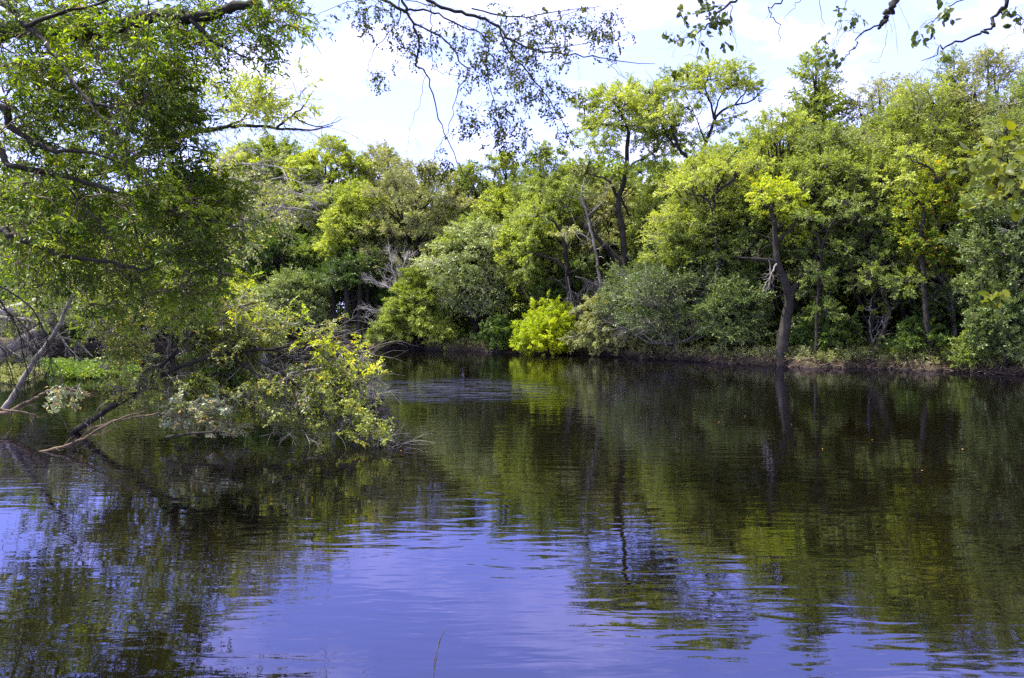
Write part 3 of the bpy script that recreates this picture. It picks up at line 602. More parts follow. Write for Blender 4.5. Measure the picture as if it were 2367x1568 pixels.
# woods behind: one mass nobody could count
rng = np.random.default_rng(77); wl = Acc(); wt = Acc(); pos = []; dr = []; L = []
for k in range(120):
    u = rng.uniform(-500, 2800); D = Dat(u, rng.uniform(10, 40)); sky = np.interp(u, [-500,300,620,900,1100,1230,1350,1500,1750,1850,1960,2050,2200,2800], [430,440,370,400,420,400,370,330,300,320,330,260,220,250])+rng.uniform(0, 60)
    x, _, top = P(u, sky, D); z0 = float(ground_z(x, D)); H = top-z0
    tube(wt, smooth_path([(x, D, z0-.2), (x+rng.normal(0, .3), D, z0+H*.4), (x+rng.normal(0, .6), D, z0+H*.8)], 3), np.linspace(.28, .08, 7), 6)
    for j in range(17):
        t = rng.uniform(.03, .95); a = rng.uniform(0, 2*pi); rr = 2.9*math.sqrt(max(.1, 1-(2*t-1)**2))*rng.uniform(.3, 1)
        c = np.array((x+cos(a)*rr, D+sin(a)*rr, z0+t*H)); r = rng.uniform(.9, 1.5); dd = unit(rng.normal(0, 1, (13, 3))+(0, 0, .3))
        tube(wt, smooth_path([(x, D, max(z0, c[2]-1.5)), c], 2), (.07, .05, .03), 4)
        pos.append(c+dd*r*.4*(1, 1, .6)); dr.append(dd*(1, 1, .6)); L.append(np.full(13, r*.95))
put_sprays(wl, None, 'far', np.concatenate(pos), np.concatenate(dr), np.concatenate(L), leaf_abs=.26, rng=rng)
o = wl.build('woodland_mass', L_['mid']); tag(o, 'dense green woodland behind the riverside trees', None, None, 'stuff')
wt.build('trunks_of_woodland', BK_DARK, o)

# undergrowth and litter on the far bank
def ground_cover(name, label, n, urange, srange, col, size, style, parent_kind='stuff', L=.5, seed=1, up=.8, keep=None, leafprob=1):
    rng = np.random.default_rng(seed); u = rng.uniform(*urange, n); s = rng.uniform(*srange, n)
    D = np.array([Dat(a, b) for a, b in zip(u, s)]); x = (u-CX)/F*D; z = ground_z(x, D)
    pos = np.stack([x, D, z-.03], 1); dr = rng.normal(0, .6, (n, 3)); dr[:, 2] = np.abs(dr[:, 2])+up
    la = Acc(); put_sprays(la, None, style, pos, dr, rng.uniform(.5, 1.3, n)*L, leaf_abs=size, rng=rng, leaf_prob=leafprob)
    return tag(la.build(name, L_[col]), label, None, None, 'stuff')
ground_cover('undergrowth', 'low undergrowth along the foot of the far trees', 1500, (-100, 2500), (1.0, 9), 'mid', .12, 'far', L=1.0, seed=41)
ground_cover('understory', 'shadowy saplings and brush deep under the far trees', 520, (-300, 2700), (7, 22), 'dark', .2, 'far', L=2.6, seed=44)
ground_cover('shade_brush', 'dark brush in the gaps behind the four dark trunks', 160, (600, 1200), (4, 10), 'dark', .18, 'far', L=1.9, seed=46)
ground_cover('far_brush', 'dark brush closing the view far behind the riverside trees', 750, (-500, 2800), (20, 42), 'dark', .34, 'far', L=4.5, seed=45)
ground_cover('sunlit_undergrowth', 'sunlit yellow green weeds on the bank right of the thick trunk', 420, (1880, 2200), (.8, 4.5), 'bright', .09, 'feather', L=.55, seed=42)
ground_cover('bank_weeds', 'small weeds along the lip of the far bank', 1300, (860, 2450), (.25, 1.5), 'olive', .09, 'sparse', L=.5, seed=43)
# roots and driftwood along the waterline
rng = np.random.default_rng(51); ra = Acc()
for k in range(420):
    u = rng.choice([rng.uniform(1480, 2367), rng.uniform(860, 1500)], p=[.75, .25]); s = rng.uniform(-.15, .5); D = Dat(u, s); x = (u-CX)/F*D; z = float(ground_z(x, D))
    q = wander((x, D, z+rng.uniform(0, .12)), (rng.normal(0, 1), rng.normal(-.2, .4), rng.normal(0, .25)), rng.uniform(.3, 1.3), 5, .35, .06, rng); q[:, 2] = np.maximum(q[:, 2], ground_z(q[:, 0], q[:, 1])-.02)
    tube(ra, q, np.linspace(rng.uniform(.012, .03), .006, 6), 4)
tag(ra.build('exposed_roots', BK_BROWN), 'tangle of exposed roots and sticks along the far waterline', None, None, 'stuff')
# ------------------------------------------------------------------ near things: limbs traced, leafy branchlets hung around them
def pt(q, D):
    if q[0] == 'w': return np.array(q[1:], float)
    return P(q[0], q[1], q[2] if len(q) > 2 else D)
def clumpy(p, sc, rng_phase):
    return (np.sin(p[:, 0]*sc+rng_phase)+np.sin(p[:, 1]*sc*.9+2.1*rng_phase)+np.sin(p[:, 2]*sc*1.15+.7*rng_phase)+.6*np.sin((p[:, 0]-p[:, 2])*sc*2.1))/3.6
def near_tree(name, label, cat, origin, limbs, groups, D, bark=BK_DARK, seed=1, droop=(0, 0, -.2), connect=.7, zmin=None, twig_bark=None, twr=1.0, shoots=None, crown_labels=None, sides=8, cr=1.0):
    """limbs: (points, r0, r1). groups: (material, spray style, leaf size, spray length, direction, [ellipses (u,v,ru,rv,n,D0,D1)])"""
    rng = np.random.default_rng(seed); O = np.array(origin, float); root = empty(name, O, label, cat); ta = Acc(); tw = Acc(); allp = []
    for pts, r0, r1 in limbs:
        p = smooth_path([pt(q, D)-O for q in pts], 5, .012, rng); 
        rr = np.linspace(r0, r1, len(p))*rng.uniform(.9, 1.12, len(p)); tube(ta, p, rr, sides); allp.append(p)
        if shoots:
            ln = np.linalg.norm(np.diff(p, axis=0), axis=1).sum()
            for k in range(int(ln*shoots[0])):
                i = rng.integers(1, len(p)-1); fan(tw, rng, p[i], unit(unit(p[i+1]-p[i])*.7+rng.normal(0, .5, 3)+np.array((0, 0, shoots[3] if len(shoots) > 3 else 0))), shoots[1]*rng.uniform(.4, 1), shoots[2], 1, .4, .05, 4)
    A = np.concatenate([q[len(q)//4:] for q in allp]); A0 = A
    for gi, (col, style, lf, Ls, dirn, els) in enumerate(groups):
        la = Acc(); pos = []
        for (u, v, ru, rv, n, d0, d1) in els:
            m = 0; tries = 0
            while m < n and tries < 24:
                a = rng.uniform(0, 2*pi, n); q = rng.random(n)**.5; dd = rng.uniform(d0, d1, n)
                pp = np.array([P(u+ru*q_*cos(a_), v+rv*q_*sin(a_), d_) for a_, q_, d_ in zip(a, q, dd)])-O
                if zmin is not None: pp = pp[pp[:, 2]+O[2] > zmin]
                if not len(pp): break
                keep = clumpy(pp, 2.9*11/max(d0, 1)**1.0, 1.7) > rng.uniform(-.25, .38, len(pp)); pp = pp[keep][:n-m]
                pos.append(pp); m += len(pp); tries += 1
        pos = np.concatenate(pos); dr = np.array(dirn, float)+rng.normal(0, .55, (len(pos), 3))
        L = rng.uniform(.65, 1.3, len(pos))*Ls
        if zmin is not None:
            tipz = pos[:, 2]+O[2]+unit(dr)[:, 2]*L; dr[tipz < .1, 2] = .15
        put_sprays(la, tw, style, pos, dr, L, leaf_abs=lf, rng=rng, twr=twr)
        la.build('crown', L_[col], root)
        order = np.argsort([np.linalg.norm(A0-p, axis=1).min() for p in pos])
        for q_ in order:
            p, d = pos[q_], dr[q_]
            ext = np.linalg.norm(A-p, axis=1); cand = np.where(ext > .12)[0]; j = cand[int(np.argmin(ext[cand]))]; a = A[j]
            if rng.random() < connect and ext[j] < 2.2:
                n_ = 3; e = unit(p-a); mid_ = (a+p)/2+np.array((0, 0, .12*ext[j]))+rng.normal(0, .06*ext[j]+.01, 3)
                tube(tw, smooth_path([a, mid_, p], 3, .01, rng), np.linspace(.009, .0045, 7)*(1+D/25)*cr, 4)
            A = np.vstack([A, p[None]])
    ta.build('trunk', bark, root, smooth=True); tw.build('twigs', twig_bark or bark, root); return root

# big oak on the left bank
near_tree('oak_tree', 'large narrow-leaved oak reaching in from the left, its leafy limbs filling the upper left', 'tree', (-11.5, 11, .5), [
  ([('w',-11.5,11,.3),('w',-11.3,11,2.5),('w',-10.9,11,5),('w',-10.2,11.2,7.2)], .42, .24),
  ([('w',-10.9,11,5),(-120,120,11),(20,72,11),(150,78,10.8),(250,66,10.6),(320,45,10.5),(400,32,10.4),(450,42,10.3),(530,20,10.2),(600,5,10)], .15, .05),
  ([(440,40,10.3),(470,75,10.2),(520,110,10.1),(580,140,10)], .035, .01),
  ([('w',-10.6,11,6),(-60,10,10),(60,60,9.8),(130,130,9.6),(200,230,9.4),(260,250,9.3),(310,300,9.2)], .05, .012),
  ([('w',-11,11,4.2),(-60,250,10.2),(30,300,10),(110,345,9.8),(200,350,9.7),(290,380,9.6)], .06, .01),
  ([('w',-11.2,11,3.6),(-80,340,10.5),(20,380,10),(120,402,10),(220,428,9.8),(330,470,9.6),(450,500,9.5),(560,525,9.4)], .05, .006),
  ([('w',-11.2,11,3.2),(-60,530,10.5),(20,545,10),(80,562,10),(140,590,9.9),(220,600,9.8),(330,622,9.7),(420,600,9.6),(540,640,9.5)], .05, .006),
  ([(200,230,9.4),(280,330,9.2),(300,450,9.1),(320,560,9),(350,640,9)], .016, .005),
  ([(120,402,10),(200,480,9.8),(260,560,9.6),(290,660,9.5)], .016, .005),
  ([(60,60,9.8),(140,30,9.6),(300,-10,9.4)], .03, .012),
  ([(345,-40,8.4),(341,60,8.4),(338,180,8.4),(336,310,8.4)], .006, .004),
 ], [
  ('oak', 'oak', .068, .5, (.55, -.05, -.15), [
    (330,700,160,50,36,10,14),(480,430,60,50,22,9,11),(110,60,190,110,150,9,12),(330,70,120,60,69,9,12),(560,30,110,50,50,9,11),(600,80,60,45,25,9.5,11),(480,105,60,35,16,9.5,11),(250,170,170,100,138,9,12.5),(370,200,60,70,39,9,11.5),(90,200,130,80,69,9,12.5),
    (300,300,110,80,92,9,12.5),(110,310,130,60,53,9,13),(390,300,50,60,19,9.5,12),(220,410,230,60,127,9,13),(420,440,80,50,50,9,11.5),(470,490,90,50,50,9,11.5),(90,500,140,80,104,9,13),(300,540,190,70,127,9,13),(480,570,90,50,30,9,12),
    (130,620,160,60,69,9.5,14),(330,640,140,50,65,9.5,14),(460,660,70,35,19,10,14)]),
  ('yellow', 'oak', .074, .5, (.5, 0, -.1), [(200,60,220,80,16,9.5,12),(350,280,90,120,19,9.5,13),(250,480,240,120,27,9.5,14)]),
  ('orange', 'oak', .06, .3, (0, 0, -1), [(412,34,12,8,5,10.3,10.5)]),
 ], 10, seed=61, bark=BK_DARK, twig_bark=BK_BROWN, shoots=(.9, .9, .007), cr=.8)

# second tree further along the left bank, with its bare-tipped grey limb against the sky
near_tree('bank_tree', 'tree on the left bank sending one long grey limb with sparse leaves across the sky', 'tree', (-18.5, 20, .6), [
  ([('w',-18.5,20,.3),('w',-17.8,20,4),(-260,480,20),(-60,440,20),(120,430,20)], .3, .12),
  ([(120,430,20),(260,390,20),(360,335,20),(430,309,20),(480,302,20),(530,293,20),(590,291,20),(650,297,20),(720,301,20),(770,290,20)], .1, .012),
  ([(510,298,20),(545,285,20),(562,275,20),(572,258,20)], .045, .02), ([(640,295,20),(672,268,20),(700,248,20),(725,210,20)], .035, .01), ([(675,266,20),(705,285,20),(750,292,20),(790,275,20)], .022, .008), ([(400,320,20),(430,270,20),(490,268,20),(540,275,20)], .03, .01), ([(380,340,20),(370,300,20),(400,230,20),(440,190,20)], .04, .012)],
  [('bright', 'oak', .1, .75, (.3, 0, .3), [(545,240,45,24,30,19,21),(610,238,42,24,26,19,21),(590,262,50,14,10,19,21),(470,225,40,18,8,19,21),(700,222,28,26,7,19,21),(640,265,30,14,5,19,21),(400,240,50,40,24,19,22),(360,330,50,50,16,19,22)]),
   ('silver', 'far', .11, .9, (.3, 0, -.3), [(60,330,130,120,46,18,22),(60,520,140,100,36,18,22),(240,640,140,70,34,19,24)]),
   ('olive', 'far', .1, .9, (.4, 0, -.1), [(560,430,110,50,26,24,28),(520,520,100,50,24,22,27),(640,470,70,40,12,25,28)]),
   ('mid', 'far', .11, .9, (.3, 0, -.3), [(-60,470,90,110,30,15,19),(150,520,200,60,50,14.5,18),(230,600,180,50,40,14.5,18),(360,560,110,60,22,14.5,18),(60,440,130,60,30,18,22),(330,500,120,60,30,19,23),(200,560,200,80,40,19,23),(420,610,90,60,30,19,23),(120,690,150,50,40,19,24),(390,680,110,50,30,19,23)])],
  20, seed=62, bark=BK_DARK, twig_bark=BK_TWIG, shoots=(2.2, 1.6, .009), connect=.6, cr=.7)

# the fallen tree lying out over the water
near_tree('fallen_tree', 'fallen tree over the water, dark trunk slanting up from the surface into a leafy tangle', 'fallen tree', tuple(P(172, 1002, 16.1)), [
  ([(150,1012,16.3),(215,970,16),(300,915,15.8),(400,856,15.6),(470,830,15.5),(560,812,15.5),(650,806,15.4),(720,790,15.4),(775,782,15.4)], .068, .012),
  ([(535,822,15.5),(600,870,15.3),(660,922,15.2),(705,962,15.1),(770,958,15)], .045, .008),
  ([(300,912,15.8),(370,850,15.6),(420,792,15.5),(470,745,15.5),(505,700,15.5)], .05, .012),
  ([(703,960,15.1),(722,1000,15),(760,1032,14.9),(808,1046,14.8)], .014, .004),
  ([(640,850,15.3),(720,920,15.1),(790,965,14.9),(850,1020,14.5),(885,1045,14.3)], .035, .005),
  ([(560,812,15.5),(650,858,15.3),(740,885,15.2),(812,872,15.1),(830,900,15),(850,925,14.9)], .028, .008),
  ([(845,925,14.9),(880,912,14.9),(915,890,15)], .01, .003),
  ([(480,828,15.5),(600,805,15.6),(700,835,15.6),(800,832,15.6),(850,812,15.6)], .022, .005),
  ([(820,870,15.1),(850,850,15.2),(865,838,15.2)], .008, .003),
  ([(640,900,15.1),(690,985,14.9),(720,1030,14.8),(742,1060,14.7)], .008, .002), ([(780,950,15),(830,1010,14.7),(880,1050,14.4),(915,1048,14.3)], .009, .002), ([(800,980,14.8),(850,1010,14.6),(905,1012,14.5)], .006, .002), ([(700,940,15),(745,1000,14.9),(800,1040,14.8)], .008, .002), ([(560,900,15.3),(600,960,15.1),(690,1010,15)], .009, .003),
  ([(400,856,15.6),(420,770,15.8),(520,720,16),(640,690,16)], .03, .006),
  ([(404,854,15.6),(392,810,15.7),(404,765,15.8),(420,740,15.9),(438,718,16)], .05, .03),
  ([(300,940,15.7),(325,905,15.6),(390,895,15.5)], .02, .006),
 ], [
  ('fallen', 'fallen', .052, .52, (.55, 0, -.12), [(330,745,130,55,95,15.6,17.6),(470,715,130,50,95,15.6,17.4),(600,770,115,38,53,15.4,17),(390,800,170,50,119,15.9,17.5),(560,820,160,45,125,15.6,16.9),(700,875,120,34,89,15,16.4),(480,890,150,38,83,15.6,16.8),(250,800,70,60,44,15.9,17.5),(630,915,120,38,68,14.6,16),(750,935,90,34,42,14.6,15.6),(340,870,90,40,36,16,17),(800,980,55,26,30,14.5,15.2),(848,1018,28,20,19,14.3,14.8),(720,960,60,24,13,14.6,15.2)]),
  ('yellow', 'fallen', .05, .42, (.3, 0, .4), [(800,835,48,26,14,15,15.8),(750,810,50,20,9,15,16),(860,880,30,14,4,14.9,15.2),(560,700,120,40,9,15,17),(640,790,130,50,11,15,16)]),
  ('pale', 'fallen', .07, .4, (.2, -.2, -.5), [(480,945,62,30,22,14.6,15.4),(420,925,50,26,8,14.8,15.4),(150,905,45,22,8,15,16.5),(520,985,40,18,5,14.5,15)]),
  ('fallen', 'fallen', .05, .45, (.4, 0, -.3), [(330,880,90,40,22,15.4,16.4),(400,930,100,25,16,15,16),(640,760,110,30,22,15.2,16.4),(560,930,120,25,18,15,15.8)]),
  ('dark', 'fallen', .055, .5, (.5, 0, -.2), [(440,850,150,60,36,15.6,17.2),(560,880,140,40,28,15.4,16.8)]),
 ], 15.5, seed=63, bark=BK_DARK, twig_bark=BK_GREY, zmin=.06, shoots=(7, .95, .006, .1), connect=.8, twr=1.1)
bare('grey haze of dead twigs inside the fallen tree', 'dead_bough', 16.4, [([(330,900),(400,830),(470,790),(560,760),(640,755)], .02, .005), ([(480,850),(560,840),(640,860),(720,880)], .02, .005), ([(420,900),(470,930),(540,950)], .02, .005), ([(700,860),(760,850),(830,900)], .015, .004)], BK_PALE, lev=2, kids=4, L=.55, r=.006, spread=.6, seed=64, shoots=1.1)
bare('thin pale branch arching just above the water beside the fallen trunk', 'dead_branch', 14.6, [([(205,995),(260,975),(330,962),(380,958),(440,966),(520,976),(590,990)], .022, .006), ([(380,958),(410,972),(450,992)], .008, .003)], BK_BROWN, lev=0, L=.3, r=.005, seed=65, cat='branch')
bare('long brown branch lying in the water crossing under the fallen trunk', 'dead_branch', 14.0, [([(55,1052),(110,1042),(180,1020),(230,990),(290,965),(335,950)], .03, .012), ([(175,1020),(182,1045),(200,1055)], .01, .004)], BK_BROWN, lev=1, kids=3, L=.4, r=.006, seed=66, cat='branch', shoots=.7)
bare('pale dead pole slanting up out of the water at the far left', 'dead_branch', 17.5, [([(8,948),(30,915),(75,840),(125,775),(148,725),(165,690),(182,650)], .07, .02), ([(128,783),(160,784),(185,795),(215,825)], .025, .008), ([(155,712),(185,708),(215,722),(240,742)], .025, .008)], BK_GREY, lev=1, kids=3, L=.5, r=.008, seed=67, cat='branch', shoots=.8)
bare('crooked dark branch dipping into the water below the pale dead pole', 'dead_branch', 17.0, [([(-40,960),(20,950),(80,922),(110,905),(150,898),(180,905),(208,918)], .045, .02), ([(150,898),(140,885),(132,872)], .014, .005)], BK_BROWN, lev=1, kids=3, L=.45, r=.008, seed=68, cat='branch', shoots=.8)
bare('bent bare twig curling down to the water at the left edge', 'dead_branch', 14.8, [([(-30,935),(10,948),(50,953),(82,962),(80,980),(70,1000)], .025, .01), ([(25,950),(30,985),(22,1000)], .012, .006)], BK_BROWN, lev=1, kids=3, L=.35, r=.006, seed=69, cat='branch', shoots=.6)
bare('weathered grey log propped on the left shore in a haze of dead brush', 'fallen_log', 22.5, [([(-120,850),(-20,828),(40,795),(80,772),(118,748)], .2, .13), ([(-60,720),(0,735),(60,740),(110,752),(150,790)], .08, .02), ([(84,772),(108,792)], .05, .03), ([(-90,800),(-20,780),(50,850)], .05, .01)], BK_GREY, lev=2, kids=6, L=1.1, r=.013, spread=.6, seed=70, cat='log', shoots=1.5)
bare('dark leafless hanging twigs at the left edge above the water', 'hanging_twigs', 9.5, [([(-60,600),(-10,680),(40,760),(60,850),(70,900)], .014, .004), ([(-40,640),(60,700),(100,760),(115,830),(100,880)], .012, .003), ([(-60,690),(20,720),(80,790),(90,860)], .012, .003), ([(-60,760),(0,800),(30,870),(45,930)], .01, .003)], BK_DARK, lev=1, kids=4, L=.3, r=.004, spread=.4, seed=71, cat='twigs', shoots=1.2, grav=.15)

# overhead branches in the middle, from a tree on the near bank
near_tree('elm_tree', 'overhanging elm with dark arching branches and tiny leaves hanging into the sky, top centre', 'tree', (-4.2, -3.5, 1.0), [
  ([('w',-4.2,-3.5,.6),('w',-4.0,-3.2,4),('w',-3.6,-2,8),('w',-3,2,10),('w',-2.4,7,10),('w',-2,10,8.6),(925,-60,12)], .24, .05),
  ([(915,-70,12),(925,-10,12),(938,25,12)], 0.0245, 0.0196),
  ([(850,-40,12),(880,-5,12),(940,33,12),(966,85,12),(966,130,12),(960,152,12),(985,170,12),(1010,255,12),(1040,340,12),(1075,410,12),(1093,458,12)], 0.0252, 0.0042),
  ([(925,-60,12),(965,-25,12.3),(1010,15,12.3),(1080,33,12.3),(1145,55,12.3),(1180,92,12.2),(1240,115,12.1),(1330,128,12),(1420,140,12),(1515,148,12)], 0.0324, 0.0042),
  ([(938,25,12),(990,25,12),(1050,53,12),(1125,88,12),(1123,140,12),(1130,190,12),(1150,260,12),(1175,345,12),(1195,415,12)], 0.0158, 0.0028),
  ([(1150,57,12.2),(1172,108,12.2),(1215,163,12.2),(1270,230,12.2),(1308,300,12.2),(1335,365,12.2)], 0.0173, 0.0028),
  ([(955,55,12),(1030,93,12),(1062,140,12),(1082,165,12),(1055,218,12),(1040,290,12),(1019,330,12),(994,392,12)], 0.0144, 0.0021),
  ([(925,-10,12),(924,48,12),(905,70,12),(870,112,12),(850,152,12),(868,182,12)], 0.0101, 0.0021),
  ([(994,20,12.2),(996,70,12.2),(998,130,12.2),(1005,160,12.2),(1040,170,12.2),(1080,178,12.2)], 0.0101, 0.0021),
  ([(1240,115,12.1),(1330,105,12),(1400,95,12),(1460,75,12)], 0.0072, 0.0021), ([(1090,20,12.3),(1200,40,12.3),(1300,25,12.3),(1390,15,12.3)], 0.0130, 0.0035),
  ([(985,175,12),(968,240,12),(950,290,12),(935,330,12)], 0.0043, 0.0014), ([(1010,15,12.2),(900,-5,12.1),(780,15,12),(710,60,12),(740,120,12)], 0.0072, 0.0014),
  ([(1180,95,12.2),(1260,60,12.2),(1330,25,12.2),(1400,10,12)], 0.0086, 0.0021), ([(1400,140,12),(1430,170,12),(1470,200,12)], 0.0043, 0.0014),
 ], [('elm', 'elmlet', .040, .30, (.3, 0, -.65), [(1060,50,190,45,32,11,13),(860,25,60,38,28,11.5,12.5),(1190,55,130,45,32,11,13),(1330,35,100,30,33,11,13),(1385,70,50,45,23,11,13),(965,100,50,40,19,11.5,12.5),(1080,120,70,50,32,11,13),(1150,140,70,45,33,11,13),(1210,185,70,50,35,11,13),(1290,215,60,32,24,11,13),(1150,240,50,45,21,11,13),(1065,262,40,22,16,11.5,12.5),(1185,290,45,40,21,11,13),(1280,110,110,35,33,11,13),(1010,375,50,18,21,11.5,12.5),(1070,395,60,20,21,11.5,12.5),(1160,335,35,25,12,11.5,12.5),(1315,300,32,16,7,11.5,12.5),(868,165,20,15,7,11.5,12.5),(1400,135,45,18,12,11.5,12.5),(730,30,50,30,7,11.5,12.5),(740,110,20,25,4,11.5,12.5),(995,190,30,50,7,11.5,12.5),(1235,340,40,20,7,11.5,12.5)])],
 12, seed=73, bark=BK_DARK, shoots=(2.4, .6, .0028, -.5), connect=.4, twr=.45, sides=6, cr=.35)

# overhead branches on the right, close to the camera
near_tree('birch_tree', 'overhanging tree with round dark leaves on crooked black twigs at the top right', 'tree', (6.5, -2, 1.0), [
  ([('w',6.5,-2,.6),('w',6.3,-1.5,4),('w',5.6,0,6.4),('w',4.8,3,6.8),(2110,-260,6.4)], .16, .05),
  ([(2110,-260,6.4),(2078,-60,6.4),(2066,0,6.4),(2054,28,6.4),(2044,45,6.4),(2031,66,6.4)], .04, .012),
  ([(2040,50,6.4),(2030,60,6.4),(1992,78,6.4),(1975,110,6.4),(1956,130,6.4),(1915,170,6.4)], .01, .002),
  ([('w',4.8,3,6.8),(1820,-120,6.5)], .04, .02),
  ([(1820,-120,6.5),(1740,-30,6.5),(1700,2,6.5),(1650,40,6.5),(1620,70,6.5),(1595,82,6.5),(1563,96,6.5)], .016, .002),
  ([(1620,70,6.5),(1613,126,6.5),(1627,177,6.5)], .003, .0015), ([(1688,10,6.5),(1690,58,6.5),(1700,92,6.5),(1708,130,6.5)], .003, .001),
  ([(1830,-130,6.4),(1835,-80,6.4),(1805,0,6.4),(1782,27,6.4),(1800,60,6.4),(1803,100,6.4)], .01, .002),
  ([('w',4.8,3,6.8),(2380,-120,6)], .06, .03),
  ([(2380,-120,6),(2327,0,6),(2313,27,6),(2296,58,6),(2269,75,6),(2198,99,6),(2174,117,6),(2130,141,6)], .018, .0025),
  ([(2313,27,6),(2340,38,6),(2370,45,6)], .006, .003), ([(2350,40,6),(2345,75,6),(2315,100,6)], .003, .001), ([(2360,42,6),(2350,90,6)], .003,.001),
  ([(2300,-30,6),(2225,0,6),(2184,27,6),(2160,50,6),(2135,62,6)], .006, .002), ([(2174,117,6),(2172,150,6),(2160,180,6)], .003, .001),
  ([(1990,78,6.4),(1965,70,6.4),(1935,100,6.4),(1915,130,6.4)], .0025, .001), ([(2060,10,6.4),(2050,90,6.4),(2030,140,6.4),(2005,145,6.4)], .002, .001), ([(1960,-20,6.4),(1950,30,6.4),(1940,70,6.4),(1922,110,6.4)], .003, .0012), ([(1890,-20,6.4),(1898,30,6.4),(1905,65,6.4)], .003, .0012), ([(1855,-10,6.4),(1830,20,6.4),(1815,65,6.4)], .003, .0012),
 ], [('birch', 'few', .056, .17, (-.3, -.1, -.3), [(1590,15,24,18,6,6.3,6.7),(1610,40,30,20,4,6.3,6.7),(1575,80,14,14,4,6.4,6.6),(1660,25,35,14,8,6.3,6.7),(1710,20,24,18,8,6.3,6.7),(1785,15,26,18,9,6.3,6.7),(1800,55,22,14,10,6.3,6.6),(1836,50,10,8,2,6.3,6.5),(1655,85,14,6,2,6.4,6.5),(1962,18,24,12,4,6.3,6.6),(1895,42,8,5,2,6.3,6.5),(1922,103,7,4,2,6.3,6.5),(1935,62,8,6,2,6.3,6.5),(2138,58,12,10,4,5.9,6.1),(2195,10,18,10,3,5.9,6.1),(2355,20,14,20,4,5.9,6.1),(1572,145,5,4,2,6.4,6.5)])],
 6.4, seed=74, bark=BK_DARK, shoots=(2.0, .35, .0016, -.3), connect=.5, twr=.5, sides=7, cr=.12)
near_tree('sapling', 'close-by sapling with broad yellowish leaves poking in at the right edge', 'sapling', (3.9, .7, .9), [
  ([('w',3.9,.7,.6),('w',3.8,2,2.3),(2480,560,4.4),(2430,450,4.4),(2365,412,4.4),(2342,406,4.4),(2328,358,4.4)], .02, .004), ([(2345,408,4.4),(2300,445,4.4),(2265,475,4.4)], .003, .0015), ([(2420,640,4.4),(2350,650,4.4),(2335,640,4.4)], .003, .0015), ([(2335,380,4.4),(2290,350,4.4),(2310,290,4.4),(2330,250,4.4)], .0025, .001)],
  [('big', 'few', .07, .2, (-.5, -.2, -.3), [(2322,350,24,14,5,4.3,4.5),(2318,400,24,16,6,4.3,4.5),(2355,385,12,24,5,4.3,4.5),(2352,645,14,20,3,4.3,4.5),(2355,330,14,20,3,4.3,4.5)])], 4.4, seed=75, connect=0, twr=.4, sides=6)

# ------------------------------------------------------------------ floating weeds, leaves, sticks
def weeds(name, label, els, col, n, seed, L=.28):
    rng = np.random.default_rng(seed); la = Acc(); pos = []
    for (u, v, ru, rv, k) in els:
        for _ in range(k):
            a = rng.uniform(0, 2*pi); q = rng.random()**.5; uu = u+ru*q*cos(a); vv = v+rv*q*sin(a); D = CAMZ*F/(vv-720); p = P(uu, vv, D); pos.append((p[0], p[1], 0))
    dr = rng.normal(0, .5, (len(pos), 3)); dr[:, 2] = 1
    put_sprays(la, None, 'fallen', pos, dr, rng.uniform(.5, 1.3, len(pos))*L, leaf_abs=.07, rng=rng)
    return tag(la.build(name, L_[col]), label, None, None, 'stuff')
weeds('water_weeds', 'bright green mat of water weeds at the mouth of the cove', [(190,862,85,16,620),(260,858,60,14,300),(110,845,60,6,160)], 'water', 0, 81)
weeds('shore_weeds', 'duller green weeds against the left shore', [(40,862,60,12,200),(20,880,50,10,90)], 'olive', 0, 82, L=.22)
fm = leaf_mat('leaf_floating_dry', [(.3,.1,.02), (.35,.17,.03), (.4,.28,.06)], trans=.1)
L_['float'] = fm
for k, (u, v, lb) in enumerate([(452,1131,'small red-orange leaf floating below the leafy mass of the fallen tree'),(926,1046,'small orange leaf floating just right of the fallen tree tip'),(1720,964,'yellow leaf floating below the thick dark trunk, upper left of a loose group'),
  (1660,978,'tiny yellow leaf floating left of the loose group in midstream'),(1832,984,'brownish leaf floating in midstream below the thick dark trunk'),(1902,1041,'orange leaf floating in midstream, lowest near the centre right'),(2131,1093,'small yellow leaf floating in the dark reflection at the right'),(2226,1043,'tiny pale leaf floating at the right above the yellow one'),(2018,1020,'yellow leaf floating midway between the thick trunk and the right edge')]):
    D = CAMZ*F/(v-720); p = P(u, v, D); la = Acc(); rg = np.random.default_rng(k)
    for q in range(1): put_leaves(la, np.array([(0, 0, .012)]), np.array([(rg.normal(), rg.normal(), .05)]), np.array([(0, .1, 1.)]), .045, 'round', rg)
    o = la.build('floating_leaf', fm); o.location = (p[0], p[1], .004); tag(o, lb, 'leaf', 'leaves floating on the river')
def stick(name, label, pts, r, bark):
    O = pts[0]; a = Acc(); root = None
    for i, (pp, r0, r1) in enumerate(r): tube(a, smooth_path([q-O for q in pp], 4, .002), np.linspace(r0, r1, 4*(len(pp)-1)+1), 6)
    o = a.build(name, bark, smooth=True); o.location = O; tag(o, label, 'stick'); return o
p0 = P(990, 1263, 8.4); 
stick('floating_stick', 'small dark forked stick breaking the calm surface in the sky reflection', [p0], [([P(985,1264,8.38), P(1005,1262,8.42), P(1030,1261,8.45)], .008, .004), ([P(992,1268,8.3), P(1008,1262,8.4), P(1026,1252,8.5)], .006, .003)], BK_DARK)
stick('dry_stem', 'thin dry grass stem standing up at the bottom edge of the picture', [P(999,1600,5.0)], [([P(999,1640,5), P(1002,1570,5), P(1004,1530,5), P(1013,1492,5), P(1022,1468,5), P(1030,1455,5)], .004, .0022), ([P(1002,1560,5), P(1008,1530,5), P(1012,1510,5)], .003, .002), ([P(1011,1500,5), P(1017,1478,5)], .005, .004)], BK_BROWN)
